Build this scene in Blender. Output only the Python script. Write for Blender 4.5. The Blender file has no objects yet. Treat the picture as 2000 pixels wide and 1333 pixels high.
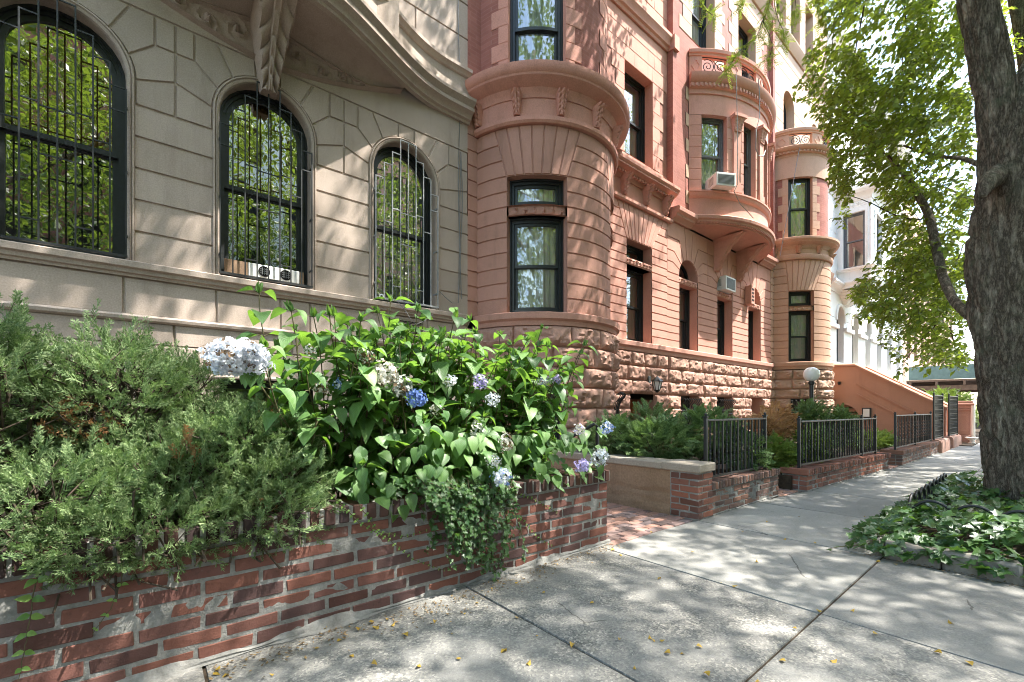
import bpy, math, random
from mathutils import Vector, Matrix, noise
rnd = random.Random(11)
U = rnd.uniform
sc = bpy.context.scene
COL = sc.collection
rad = math.radians
V = Vector

# ------------------------------------------------------------------ camera geometry
# X runs along the street, Y towards the houses, Z up, pavement at Z = 0, eye at (0, 0, 1.2)
FPX, HY, EYE = 865.0, 798.0, 1.2
PSI = math.atan(1045.0 / FPX)
CP, SP = math.cos(PSI), math.sin(PSI)

def ray(x, y):
    k = (x - 1000.0) / FPX
    return V((CP + k * SP, SP - k * CP, (HY - y) / FPX))

def at_depth(x, y, z):               # point of the photograph at a distance z in front of the eye
    return ray(x, y) * z + V((0, 0, EYE))

def on_plane(x, y, d):               # point of the photograph on the plane Y = d
    r = ray(x, y)
    return r * (d / r.y) + V((0, 0, EYE))

def proj(p):
    z = p[0] * CP + p[1] * SP
    q = p[0] * SP - p[1] * CP
    if z < 0.05:
        return None
    return 1000 + FPX * q / z, HY - FPX * (p[2] - EYE) / z, z

# ------------------------------------------------------------------ mesh builder
class MB:
    def __init__(s):
        s.v, s.f, s.m, s.uv = [], [], [], None
    def add(s, vs, fs, mat=0, uvs=None):
        b = len(s.v)
        if uvs is not None and s.uv is None:
            s.uv = [(0.0, 0.0)] * b
        s.v.extend([tuple(p) for p in vs])
        if s.uv is not None:
            s.uv.extend(uvs if uvs is not None else [(0.0, 0.0)] * len(vs))
        for f in fs:
            s.f.append([b + i for i in f]); s.m.append(mat)
    def box(s, x0, x1, y0, y1, z0, z1, mat=0, bev=0.0, jit=0.0):
        if bev <= 0:
            vs = [(x, y, z) for z in (z0, z1) for y in (y0, y1) for x in (x0, x1)]
            s.add(vs, [(0, 2, 3, 1), (4, 5, 7, 6), (0, 1, 5, 4), (2, 6, 7, 3), (0, 4, 6, 2), (1, 3, 7, 5)], mat)
            return
        c = V(((x0 + x1) / 2, (y0 + y1) / 2, (z0 + z1) / 2)); h = V(((x1 - x0) / 2, (y1 - y0) / 2, (z1 - z0) / 2))
        s.cbox(c, V((1, 0, 0)), V((0, 1, 0)), V((0, 0, 1)), h, mat, bev, jit)
    def cbox(s, c, ax, ay, az, h, mat=0, bev=0.0, jit=0.0):    # oriented box with chamfered edges
        if bev <= 0:
            vs = [c + ax * (i * h[0]) + ay * (j * h[1]) + az * (k * h[2]) for k in (-1, 1) for j in (-1, 1) for i in (-1, 1)]
            s.add(vs, [(0, 2, 3, 1), (4, 5, 7, 6), (0, 1, 5, 4), (2, 6, 7, 3), (0, 4, 6, 2), (1, 3, 7, 5)], mat)
            return
        vs = []; idx = {}
        for k in (-1, 1):
            for j in (-1, 1):
                for i in (-1, 1):
                    jx, jy, jz = (U(-jit, jit), U(-jit, jit), U(-jit, jit)) if jit else (0, 0, 0)
                    for a in range(3):
                        hh = [h[0] - bev, h[1] - bev, h[2] - bev]; hh[a] = h[a]
                        idx[i, j, k, a] = len(vs)
                        vs.append(c + ax * (i * hh[0] + jx) + ay * (j * hh[1] + jy) + az * (k * hh[2] + jz))
        fs = []
        P = [(-1, -1), (1, -1), (1, 1), (-1, 1)]
        for sg in (-1, 1):
            fs.append([idx[sg, p, q, 0] for p, q in P][::sg])
            fs.append([idx[q, sg, p, 1] for p, q in P][::sg])
            fs.append([idx[p, q, sg, 2] for p, q in P][::sg])
        for a in (-1, 1):
            for b in (-1, 1):
                fs.append([idx[-1, a, b, 1], idx[1, a, b, 1], idx[1, a, b, 2], idx[-1, a, b, 2]][::-a * b])
                fs.append([idx[a, -1, b, 0], idx[a, 1, b, 0], idx[a, 1, b, 2], idx[a, -1, b, 2]][::a * b])
                fs.append([idx[a, b, -1, 0], idx[a, b, 1, 0], idx[a, b, 1, 1], idx[a, b, -1, 1]][::-a * b])
        for i in (-1, 1):
            for j in (-1, 1):
                for k in (-1, 1):
                    fs.append([idx[i, j, k, 0], idx[i, j, k, 1], idx[i, j, k, 2]][::i * j * k])
        s.add(vs, fs, mat)
    def bar(s, a, b, w, d=None, mat=0, bev=0.0):               # straight bar of square section
        a, b = V(a), V(b); t = b - a; L = t.length
        if L < 1e-6: return
        t /= L
        up = V((0, 0, 1)) if abs(t.z) < 0.9 else V((0, 1, 0))
        x = t.cross(up).normalized(); y = x.cross(t)
        s.cbox((a + b) / 2, t, x, y, (L / 2, w / 2, (d or w) / 2), mat, bev)
    def tube(s, pts, r, n=6, mat=0, cap=True, wob=None):
        pts = [V(p) for p in pts]; N = len(pts)
        rs = r if isinstance(r, (list, tuple)) else [r] * N
        base = len(s.v); vs = []
        t0 = (pts[1] - pts[0]).normalized()
        x = t0.cross(V((0, 0, 1)) if abs(t0.z) < 0.9 else V((1, 0, 0))).normalized()
        for i, p in enumerate(pts):
            t = (pts[min(i + 1, N - 1)] - pts[max(i - 1, 0)])
            if t.length < 1e-9: t = t0
            t = t.normalized()
            x = (x - t * x.dot(t)).normalized(); y = t.cross(x)
            for k in range(n):
                a = 2 * math.pi * k / n
                rr = rs[i] * (1 + (wob(i, k) if wob else 0))
                vs.append(p + x * (math.cos(a) * rr) + y * (math.sin(a) * rr))
        fs = [(i * n + k, i * n + (k + 1) % n, (i + 1) * n + (k + 1) % n, (i + 1) * n + k) for i in range(N - 1) for k in range(n)]
        if cap:
            fs.append(tuple(range(n))[::-1]); fs.append(tuple((N - 1) * n + k for k in range(n)))
        s.add(vs, fs, mat)
    def grid(s, rows, mat=0, flip=False, closed=False, uvs=None):
        nr, nc = len(rows), len(rows[0])
        vs = [p for r in rows for p in r]
        fs = []
        for i in range(nr - 1):
            for j in range(nc if closed else nc - 1):
                q = (i * nc + j, i * nc + (j + 1) % nc, (i + 1) * nc + (j + 1) % nc, (i + 1) * nc + j)
                fs.append(q[::-1] if flip else q)
        s.add(vs, fs, mat, uvs)
    def lathe(s, c, prof, n=16, mat=0):                        # profile of (radius, z)
        rows = [[V((c[0] + r * math.cos(2 * math.pi * k / n), c[1] + r * math.sin(2 * math.pi * k / n), c[2] + z)) for k in range(n)] for r, z in prof]
        s.grid(rows, mat, closed=True)
    def build(s, name, mats, parent=None, smooth=None, off=None):
        me = bpy.data.meshes.new(name)
        me.from_pydata(s.v, [], s.f)
        if not isinstance(mats, (list, tuple)): mats = [mats]
        for m in mats: me.materials.append(m)
        if len(mats) > 1: me.polygons.foreach_set('material_index', s.m)
        if s.uv is not None:
            ul = me.uv_layers.new(name='UVMap')
            li = [0] * len(me.loops); me.loops.foreach_get('vertex_index', li)
            flat = []
            for i in li: flat.extend(s.uv[i])
            ul.data.foreach_set('uv', flat)
        if smooth:
            me.polygons.foreach_set('use_smooth', [True] * len(me.polygons))
            if smooth < 180: me.set_sharp_from_angle(angle=rad(smooth))
        me.update()
        o = bpy.data.objects.new(name, me); COL.objects.link(o)
        if parent is not None:
            o.parent = parent
            o.matrix_parent_inverse = parent_inv(parent) if off is None else Matrix.Identity(4)
        return o

def parent_inv(p):
    m = p.matrix_basis.copy()
    q = p
    while q.parent is not None:
        m = q.parent.matrix_basis @ q.matrix_parent_inverse @ m if False else (q.parent.matrix_basis @ q.matrix_parent_inverse) @ m
        q = q.parent
    return m.inverted()

def tag(o, label=None, cat=None, group=None, kind=None):
    if label: o['label'] = label
    if cat: o['category'] = cat
    if group: o['group'] = group
    if kind: o['kind'] = kind
    return o

def thing(name, label, cat, loc=(0, 0, 0), rz=0.0, group=None):
    o = bpy.data.objects.new(name, None); COL.objects.link(o)
    o.empty_display_size = 0.1
    o.location = loc; o.rotation_euler = (0, 0, rz)
    return tag(o, label, cat, group)

def dup(root, loc, rz=None, label=None, scale=None):
    def cp(o, parent):
        c = o.copy(); COL.objects.link(c)
        if parent is not None: c.parent = parent
        for ch in list(o.children): cp(ch, c)
        return c
    r = cp(root, None)
    r.location = loc
    if rz is not None: r.rotation_euler = (0, 0, rz)
    if scale is not None: r.scale = scale
    if label: r['label'] = label
    return r

# ------------------------------------------------------------------ materials
class NT:
    def __init__(s, name):
        s.m = bpy.data.materials.new(name); s.m.use_nodes = True
        s.t = s.m.node_tree; s.t.nodes.clear()
        s.out = s.n('ShaderNodeOutputMaterial')
        s.geo = None
    def n(s, typ, **kw):
        nd = s.t.nodes.new(typ)
        for k, v in kw.items(): setattr(nd, k, v)
        return nd
    def l(s, a, b): s.t.links.new(a, b)
    def pos(s, scale=(1, 1, 1), obj=True):
        tc = s.n('ShaderNodeTexCoord'); mp = s.n('ShaderNodeMapping')
        mp.inputs['Scale'].default_value = scale
        s.l(tc.outputs['Object'], mp.inputs['Vector'])
        return mp.outputs['Vector']
    def noise(s, vec, scale, detail=5, rough=0.6, out='Fac'):
        nd = s.n('ShaderNodeTexNoise')
        nd.inputs['Scale'].default_value = scale; nd.inputs['Detail'].default_value = detail; nd.inputs['Roughness'].default_value = rough
        s.l(vec, nd.inputs['Vector']); return nd.outputs[out]
    def ramp(s, fac, stops):
        r = s.n('ShaderNodeValToRGB')
        e = r.color_ramp.elements
        e[0].position, e[0].color = stops[0][0], (*stops[0][1], 1) if len(stops[0][1]) == 3 else stops[0][1]
        e[1].position, e[1].color = stops[-1][0], (*stops[-1][1], 1)
        for p, c in stops[1:-1]:
            x = e.new(p); x.color = (*c, 1)
        s.l(fac, r.inputs['Fac']); return r.outputs['Color']
    def mixc(s, fac, a, b, mode='MIX'):
        m = s.n('ShaderNodeMix', data_type='RGBA', blend_type=mode)
        for sock, val in ((m.inputs[0], fac), (m.inputs[6], a), (m.inputs[7], b)):
            if hasattr(val, 'links'): s.l(val, sock)
            elif isinstance(val, (int, float)): sock.default_value = val
            else: sock.default_value = (*val, 1)
        return m.outputs[2]
    def math(s, op, a, b=0.0, c=None):
        m = s.n('ShaderNodeMath', operation=op)
        for sock, val in zip(m.inputs, (a, b, c)):
            if val is None: continue
            if hasattr(val, 'links'): s.l(val, sock)
            else: sock.default_value = val
        return m.outputs[0]
    def bump(s, h, strength=0.3, dist=0.01, prev=None):
        b = s.n('ShaderNodeBump'); b.inputs['Strength'].default_value = strength; b.inputs['Distance'].default_value = dist
        s.l(h, b.inputs['Height'])
        if prev is not None: s.l(prev, b.inputs['Normal'])
        return b.outputs['Normal']
    def pbsdf(s, col, rough=0.8, nrm=None, spec=0.3, metal=0.0):
        p = s.n('ShaderNodeBsdfPrincipled')
        if hasattr(col, 'links'): s.l(col, p.inputs['Base Color'])
        else: p.inputs['Base Color'].default_value = (*col, 1)
        if hasattr(rough, 'links'): s.l(rough, p.inputs['Roughness'])
        else: p.inputs['Roughness'].default_value = rough
        p.inputs['Specular IOR Level'].default_value = spec; p.inputs['Metallic'].default_value = metal
        if nrm is not None: s.l(nrm, p.inputs['Normal'])
        s.l(p.outputs[0], s.out.inputs[0]); return p

def island(t):
    g = t.n('ShaderNodeNewGeometry'); return g.outputs['Random Per Island']

def stone(name, base, var=0.18, isl=0.16, grain=60, bump=0.25, dirt=0.35, dirtcol=(0.12, 0.09, 0.07), streak=0.3, rough=0.85):
    t = NT(name); v = t.pos(); b = V(base)
    big = t.noise(v, 1.3, 6, 0.65); fine = t.noise(v, grain, 4, 0.7)
    c = t.ramp(big, [(0.25, b * (1 - var)), (0.5, b), (0.78, b * (1 + var * 0.8))])
    c = t.mixc(isl, c, t.ramp(island(t), [(0, b * 0.72), (0.5, b), (1, V((b.x * 1.2, b.y * 1.22, b.z * 1.26)))]))
    # vertical weather streaks and blotches
    vs = t.pos((3.0, 3.0, 0.35)); st = t.noise(vs, 1.6, 6, 0.7)
    c = t.mixc(t.math('MULTIPLY', t.ramp(st, [(0.52, (0, 0, 0)), (0.75, (1, 1, 1))]), streak), c, dirtcol, 'MIX')
    bl = t.noise(v, 4.5, 7, 0.75)
    c = t.mixc(t.math('MULTIPLY', t.ramp(bl, [(0.55, (0, 0, 0)), (0.8, (1, 1, 1))]), dirt), c, dirtcol)
    c = t.mixc(0.35, c, t.ramp(fine, [(0.3, (0.25, 0.25, 0.25)), (0.7, (0.75, 0.75, 0.75))]), 'OVERLAY')
    h = t.math('ADD', fine, t.math('MULTIPLY', t.noise(v, 14, 5, 0.6), 1.5))
    t.pbsdf(c, rough, t.bump(h, bump, 0.004), 0.2)
    return t.m

def painted_metal(name, col, rough=0.45, spec=0.5):
    t = NT(name); v = t.pos()
    n = t.noise(v, 18, 5, 0.7); b = V(col)
    c = t.ramp(n, [(0.3, b * 0.7), (0.7, b * 1.25)])
    r = t.math('MULTIPLY_ADD', n, 0.3, rough - 0.12)
    t.pbsdf(c, r, t.bump(t.noise(v, 90, 3), 0.12, 0.002), spec)
    return t.m

def plain(name, col, rough=0.7, var=0.15, scale=8, spec=0.3, bump=0.1):
    t = NT(name); v = t.pos(); b = V(col)
    c = t.ramp(t.noise(v, scale, 5, 0.65), [(0.3, b * (1 - var)), (0.7, b * (1 + var))])
    t.pbsdf(c, rough, t.bump(t.noise(v, scale * 8, 3), bump, 0.003), spec)
    return t.m

def leafmat(name, dark, light, trans=0.4, tcol=(0.25, 0.45, 0.04), rough=0.45, veins=False, spec=0.4, sheen=0.0):
    t = NT(name)
    c = t.ramp(island(t), [(0, dark), (0.55, V(dark) * 0.5 + V(light) * 0.5), (1, light)])
    nrm = None
    if veins:
        uv = t.n('ShaderNodeUVMap'); sp = t.n('ShaderNodeSeparateXYZ'); t.l(uv.outputs[0], sp.inputs[0])
        au = t.math('ABSOLUTE', sp.outputs[0])
        w = t.math('SINE', t.math('MULTIPLY', t.math('SUBTRACT', sp.outputs[1], t.math('MULTIPLY', au, 0.55)), 44.0))
        vein = t.math('POWER', t.math('MULTIPLY_ADD', w, 0.5, 0.5), 5.0)
        mid = t.math('LESS_THAN', au, 0.035)
        vv = t.math('MAXIMUM', t.math('MULTIPLY', vein, 0.55), mid)
        c = t.mixc(t.math('MULTIPLY', vv, 0.32), c, V(light) * 1.7)
        nrm = t.bump(vv, 0.5, 0.004)
    v = t.pos()
    c = t.mixc(0.55, c, t.ramp(t.noise(v, 4.5, 4, 0.6), [(0.3, (0.22, 0.25, 0.22)), (0.7, (0.78, 0.75, 0.70))]), 'OVERLAY')
    c = t.mixc(0.3, c, t.ramp(t.noise(v, 30, 3), [(0.3, (0.3, 0.3, 0.3)), (0.7, (0.7, 0.7, 0.7))]), 'OVERLAY')
    p = t.pbsdf(c, rough, nrm, spec)
    tr = t.n('ShaderNodeBsdfTranslucent')
    t.l(t.mixc(0.5, c, tcol), tr.inputs[0])
    if nrm is not None: t.l(nrm, tr.inputs['Normal'])
    mx = t.n('ShaderNodeMixShader'); mx.inputs[0].default_value = trans
    t.l(p.outputs[0], mx.inputs[1]); t.l(tr.outputs[0], mx.inputs[2]); t.l(mx.outputs[0], t.out.inputs[0])
    return t.m

def glassmat(name, refl=0.3, tint=(0.85, 0.9, 0.88), wob=0.02):
    t = NT(name); v = t.pos()
    gl = t.n('ShaderNodeBsdfGlossy'); gl.inputs['Roughness'].default_value = 0.01
    t.l(t.bump(t.noise(v, 3.2, 2), wob, 0.05), gl.inputs['Normal'])
    tr = t.n('ShaderNodeBsdfTransparent'); tr.inputs[0].default_value = (*tint, 1)
    lw = t.n('ShaderNodeLayerWeight'); lw.inputs[0].default_value = 0.35
    f = t.math('MULTIPLY_ADD', lw.outputs['Fresnel'], 1.0 - refl, refl)
    mx = t.n('ShaderNodeMixShader'); t.l(f, mx.inputs[0]); t.l(tr.outputs[0], mx.inputs[1]); t.l(gl.outputs[0], mx.inputs[2])
    t.l(mx.outputs[0], t.out.inputs[0]); return t.m

M = {}
M['lime'] = stone('limestone', (0.415, 0.338, 0.282), 0.16, 0.30, 70, 0.3, 0.34, (0.20, 0.155, 0.125), 0.42)
M['lime_relief'] = stone('carved_limestone', (0.39, 0.305, 0.255), 0.14, 0.0, 80, 0.3, 0.4, (0.17, 0.12, 0.09), 0.25)
M['brown'] = stone('brown_sandstone', (0.45, 0.24, 0.182), 0.14, 0.3, 90, 0.6, 0.35, (0.13, 0.075, 0.05), 0.35)
M['rock'] = stone('rock_faced_sandstone', (0.41, 0.24, 0.185), 0.2, 0.35, 55, 0.8, 0.3, (0.14, 0.075, 0.055), 0.3)
M['rock_tan'] = stone('tan_rock_faced_sandstone', (0.41, 0.27, 0.20), 0.2, 0.3, 55, 0.8, 0.3, (0.18, 0.11, 0.075), 0.3)
M['pink'] = stone('painted_pink_stone', (0.56, 0.285, 0.222), 0.16, 0.2, 60, 0.25, 0.32, (0.22, 0.09, 0.065), 0.22)
M['pink_smooth'] = stone('smooth_pink_stone', (0.55, 0.272, 0.208), 0.16, 0.1, 60, 0.2, 0.42, (0.2, 0.085, 0.06), 0.3)
M['b3stone'] = stone('terracotta_stone', (0.54, 0.285, 0.222), 0.14, 0.24, 70, 0.3, 0.28, (0.2, 0.09, 0.06), 0.2)
M['b3pale'] = stone('pale_peach_stone', (0.47, 0.32, 0.225), 0.14, 0.12, 60, 0.2, 0.2, (0.35, 0.19, 0.13), 0.2)
M['tan'] = stone('tan_sandstone', (0.50, 0.312, 0.22), 0.14, 0.2, 80, 0.4, 0.3, (0.2, 0.11, 0.07), 0.3)
M['white'] = stone('white_painted_stone', (0.80, 0.78, 0.73), 0.06, 0.05, 50, 0.2, 0.3, (0.45, 0.42, 0.38), 0.2, 0.7)
M['stoop'] = stone('orange_painted_stone', (0.50, 0.265, 0.18), 0.1, 0.1, 60, 0.2, 0.25, (0.25, 0.1, 0.06), 0.25)
M['cheek'] = stone('weathered_brown_render', (0.30, 0.20, 0.13), 0.22, 0.0, 40, 0.6, 0.5, (0.12, 0.085, 0.06), 0.4)
M['cap'] = stone('grey_cap_stone', (0.34, 0.29, 0.235), 0.18, 0.0, 60, 0.5, 0.5, (0.14, 0.11, 0.09), 0.2)
M['curb'] = stone('granite_kerb', (0.20, 0.18, 0.155), 0.25, 0.3, 60, 0.8, 0.5, (0.08, 0.07, 0.055), 0.2)
M['iron'] = painted_metal('black_painted_iron', (0.016, 0.018, 0.019), 0.42, 0.5)
M['frame'] = painted_metal('black_window_paint', (0.014, 0.017, 0.018), 0.38, 0.5)
M['greyframe'] = painted_metal('grey_window_paint', (0.12, 0.13, 0.135), 0.4, 0.5)
M['sunlit_iron'] = painted_metal('sunlit_iron_bars', (0.30, 0.31, 0.32), 0.4, 0.6)  # paler iron: sunlight on the third window's bars is put into the colour
M['whiteplastic'] = plain('white_plastic', (0.72, 0.72, 0.69), 0.45, 0.06, 5, 0.4, 0.02)
M['greyplastic'] = plain('grey_grille_plastic', (0.16, 0.17, 0.17), 0.55, 0.1, 10, 0.3, 0.05)
M['dark'] = plain('dark_void', (0.012, 0.011, 0.011), 0.9, 0.2)
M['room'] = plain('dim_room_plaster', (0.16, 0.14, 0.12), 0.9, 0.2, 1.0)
M['curtain'] = plain('white_sheer_curtain', (0.80, 0.80, 0.76), 0.9, 0.04, 6)
M['shade'] = plain('bamboo_shade', (0.62, 0.33, 0.08), 0.8, 0.3, 20)
M['wood'] = plain('varnished_orange_wood', (0.36, 0.115, 0.03), 0.4, 0.25, 6, 0.5)
M['soil'] = plain('dark_soil', (0.055, 0.042, 0.03), 0.95, 0.4, 12, 0.1, 0.8)
M['cable'] = painted_metal('grey_cable', (0.22, 0.22, 0.22), 0.5)
M['globe'] = plain('opal_glass_globe', (0.82, 0.81, 0.78), 0.25, 0.02, 3, 0.5, 0.0)
M['glass'] = glassmat('window_glass', 0.20, (0.95, 0.97, 0.95))
M['glass_b1'] = glassmat('mirroring_window_glass', 0.46)
M['glass_clear'] = glassmat('clear_window_glass', 0.22)
M['shutter_green'] = plain('green_hoarding_paint', (0.13, 0.19, 0.175), 0.6, 0.15, 4)
M['plank'] = plain('weathered_timber', (0.16, 0.10, 0.07), 0.8, 0.3, 6)
M['galv'] = plain('galvanised_mesh', (0.42, 0.43, 0.43), 0.5, 0.1)

def brickmat(name, base, dark=0.45, sat=1.0, lime=0.5):
    t = NT(name); v = t.pos(); b = V(base)
    c = t.ramp(island(t), [(0.0, b * 0.55), (0.25, V((b.x * 0.62, b.y * 0.8, b.z * 0.95))), (0.5, b), (0.8, V((b.x * 1.25, b.y * 1.15, b.z * 1.05))), (1.0, V((b.x * 0.85, b.y * 0.9, b.z)))])
    n = t.noise(v, 9, 7, 0.75)
    c = t.mixc(t.math('MULTIPLY', t.ramp(n, [(0.60, (0, 0, 0)), (0.78, (1, 1, 1))]), lime), c, (0.27, 0.25, 0.225))
    n2 = t.noise(v, 26, 6, 0.75)
    c = t.mixc(t.math('MULTIPLY', t.ramp(n2, [(0.55, (0, 0, 0)), (0.72, (1, 1, 1))]), dark), c, (0.05, 0.035, 0.03))
    h = t.math('ADD', t.noise(v, 120, 4, 0.7), t.math('MULTIPLY', n2, 2.0))
    t.pbsdf(c, 0.85, t.bump(h, 0.55, 0.004), 0.2); return t.m
M['brick'] = brickmat('red_clay_brick', (0.165, 0.076, 0.06), 0.6, 1, 0.5)
M['brick_cap'] = brickmat('dark_coping_brick', (0.085, 0.046, 0.039), 0.6)
M['brick_old'] = brickmat('old_brown_brick', (0.21, 0.12, 0.092), 0.5)
M['brick_orange'] = brickmat('new_orange_brick', (0.24, 0.105, 0.075), 0.4, 1, 0.5)
M['paver'] = brickmat('worn_brick_paver', (0.33, 0.205, 0.17), 0.3, 1, 0.7)

t = NT('cement_mortar'); v = t.pos()
n = t.noise(v, 7, 7, 0.75)
c = t.ramp(n, [(0.25, (0.10, 0.096, 0.088)), (0.5, (0.23, 0.225, 0.208)), (0.78, (0.38, 0.37, 0.345))])
t.pbsdf(c, 0.95, t.bump(t.math('ADD', t.noise(v, 60, 5, 0.7), t.math('MULTIPLY', t.noise(v, 18, 4), 2.0)), 0.9, 0.006), 0.15)
M['mortar'] = t.m

def facebrick(name, a, b, mort):
    t = NT(name); v = t.pos()
    sp = t.n('ShaderNodeSeparateXYZ'); t.l(v, sp.inputs[0])
    cb = t.n('ShaderNodeCombineXYZ'); t.l(t.math('ADD', sp.outputs[0], t.math('MULTIPLY', sp.outputs[1], 0.7)), cb.inputs[0]); t.l(sp.outputs[2], cb.inputs[1])
    br = t.n('ShaderNodeTexBrick'); br.inputs['Scale'].default_value = 1.0
    br.inputs['Brick Width'].default_value = 0.21; br.inputs['Row Height'].default_value = 0.068
    br.inputs['Mortar Size'].default_value = 0.005; br.inputs['Mortar Smooth'].default_value = 0.2
    br.inputs['Color1'].default_value = (*a, 1); br.inputs['Color2'].default_value = (*b, 1); br.inputs['Mortar'].default_value = (*mort, 1)
    t.l(cb.outputs[0], br.inputs['Vector'])
    c = t.mixc(0.4, br.outputs['Color'], t.ramp(t.noise(v, 2.2, 6, 0.7), [(0.3, (0.3, 0.3, 0.3)), (0.7, (0.7, 0.7, 0.7))]), 'OVERLAY')
    t.pbsdf(c, 0.85, t.bump(t.math('SUBTRACT', 1.0, br.outputs['Fac']), 0.4, 0.006), 0.2); return t.m
M['facebrick'] = facebrick('thin_red_face_brick', (0.28, 0.11, 0.085), (0.33, 0.135, 0.105), (0.33, 0.155, 0.125))
M['facebrick_pale'] = facebrick('salmon_face_brick', (0.36, 0.17, 0.13), (0.40, 0.20, 0.155), (0.36, 0.18, 0.14))

def concrete(name, a, b, agg):
    t = NT(name); v = t.pos()
    big = t.noise(v, 1.1, 7, 0.7); fine = t.noise(v, 160, 3, 0.7)
    c = t.ramp(big, [(0.28, a), (0.72, b)])
    c = t.mixc(0.30, c, t.ramp(island(t), [(0, V(a) * 0.8), (1, V(b) * 1.15)]))
    vo = t.n('ShaderNodeTexVoronoi'); vo.inputs['Scale'].default_value = 95; t.l(v, vo.inputs['Vector'])
    vc = t.n('ShaderNodeSeparateColor'); t.l(vo.outputs['Color'], vc.inputs[0])
    stones = t.ramp(vc.outputs[0], [(0.0, (0.045, 0.047, 0.05)), (0.35, (0.11, 0.108, 0.10)), (0.6, (0.2, 0.19, 0.165)), (0.9, (0.30, 0.28, 0.24)), (1.0, (0.45, 0.42, 0.37))])
    worn = t.noise(v, 2.1, 6, 0.7)
    k = t.math('MULTIPLY', t.ramp(worn, [(0.35, (0.1, 0.1, 0.1)), (0.62, (1, 1, 1))]), agg)
    c = t.mixc(k, c, stones)
    c = t.mixc(0.35, c, t.ramp(fine, [(0.25, (0.2, 0.2, 0.2)), (0.75, (0.8, 0.8, 0.8))]), 'OVERLAY')
    stn = t.noise(v, 3.4, 8, 0.8)
    c = t.mixc(t.math('MULTIPLY', t.ramp(stn, [(0.56, (0, 0, 0)), (0.7, (1, 1, 1))]), 0.4), c, (0.09, 0.083, 0.075))
    vk = t.n('ShaderNodeTexVoronoi', feature='DISTANCE_TO_EDGE'); vk.inputs['Scale'].default_value = 0.55
    t.l(t.mixc(0.06, v, t.noise(v, 5, 5, 0.7, 'Color')), vk.inputs['Vector'])
    crack = t.math('MULTIPLY', t.math('LESS_THAN', vk.outputs[0], 0.0022), t.math('GREATER_THAN', t.noise(v, 0.9, 2), 0.56))
    c = t.mixc(t.math('MULTIPLY', crack, 0.7), c, (0.06, 0.055, 0.05))
    gm = t.n('ShaderNodeTexVoronoi'); gm.inputs['Scale'].default_value = 2.6; t.l(v, gm.inputs['Vector'])
    c = t.mixc(t.math('MULTIPLY', t.math('LESS_THAN', gm.outputs['Distance'], 0.045), 0.55), c, (0.10, 0.095, 0.09))
    h = t.math('ADD', t.math('MULTIPLY', vo.outputs['Distance'], k), t.math('MULTIPLY', fine, 0.5))
    t.pbsdf(c, 0.88, t.bump(h, 0.5, 0.004), 0.25); return t.m
M['conc_agg'] = concrete('exposed_aggregate_concrete', (0.17, 0.167, 0.157), (0.29, 0.283, 0.262), 0.7)
M['conc'] = concrete('smooth_concrete', (0.20, 0.196, 0.183), (0.30, 0.293, 0.27), 0.22)
M['asphalt'] = plain('asphalt', (0.05, 0.05, 0.052), 0.9, 0.3, 30, 0.2, 0.6)

t = NT('tree_bark')
uv = t.pos((1, 1, 1))
n1 = t.noise(t.pos((1, 1, 0.25)), 11, 7, 0.75)
rg = t.math('MINIMUM', t.math('MULTIPLY', t.math('ABSOLUTE', t.math('SUBTRACT', n1, 0.5)), 8.0), 1.0)
pl = t.noise(t.pos((1, 1, 0.4)), 60, 7, 0.8)
c = t.ramp(rg, [(0.0, (0.07, 0.057, 0.044)), (0.35, (0.225, 0.182, 0.138)), (1.0, (0.37, 0.318, 0.25))])
c = t.mixc(0.75, c, t.ramp(pl, [(0.3, (0.12, 0.12, 0.12)), (0.7, (0.88, 0.88, 0.88))]), 'OVERLAY')
li = t.noise(uv, 5, 7, 0.75)
c = t.mixc(t.math('MULTIPLY', t.ramp(li, [(0.5, (0, 0, 0)), (0.65, (1, 1, 1))]), 0.4), c, (0.20, 0.225, 0.15))
sp_ = t.noise(t.pos((1, 1, 0.5)), 34, 4, 0.8)
c = t.mixc(t.math('MULTIPLY', t.ramp(sp_, [(0.64, (0, 0, 0)), (0.74, (1, 1, 1))]), 0.35), c, (0.42, 0.45, 0.36))
h = t.math('ADD', t.math('MULTIPLY', rg, 1.2), t.math('MULTIPLY', pl, 1.3))
t.pbsdf(c, 0.95, t.bump(h, 1.0, 0.016), 0.15)
M['bark'] = t.m
M['twig'] = plain('twig_bark', (0.06, 0.045, 0.032), 0.9, 0.3, 20)
M['stem'] = plain('green_brown_stem', (0.085, 0.075, 0.035), 0.8, 0.3, 20)
M['hyd'] = leafmat('hydrangea_leaf', (0.04, 0.11, 0.032), (0.15, 0.27, 0.085), 0.38, (0.34, 0.62, 0.03), 0.42, True, 0.5)
M['jun'] = leafmat('juniper_scale', (0.07, 0.14, 0.052), (0.33, 0.42, 0.21), 0.35, (0.2, 0.35, 0.06), 0.6)
M['yew'] = leafmat('yew_needle', (0.06, 0.12, 0.045), (0.25, 0.36, 0.15), 0.3, (0.2, 0.35, 0.05), 0.5)
M['gold'] = leafmat('golden_green_needle', (0.11, 0.20, 0.04), (0.26, 0.36, 0.09), 0.35, (0.4, 0.5, 0.06), 0.5)
M['dead'] = leafmat('bronze_dry_needle', (0.19, 0.085, 0.035), (0.42, 0.24, 0.11), 0.25, (0.5, 0.25, 0.08), 0.7)
M['bronze'] = leafmat('tan_dry_needle', (0.36, 0.19, 0.08), (0.66, 0.42, 0.22), 0.3, (0.6, 0.35, 0.12), 0.7)
M['ivy'] = leafmat('ivy_leaf', (0.02, 0.062, 0.022), (0.075, 0.15, 0.045), 0.28, (0.25, 0.5, 0.04), 0.3, True, 0.55)
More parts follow.
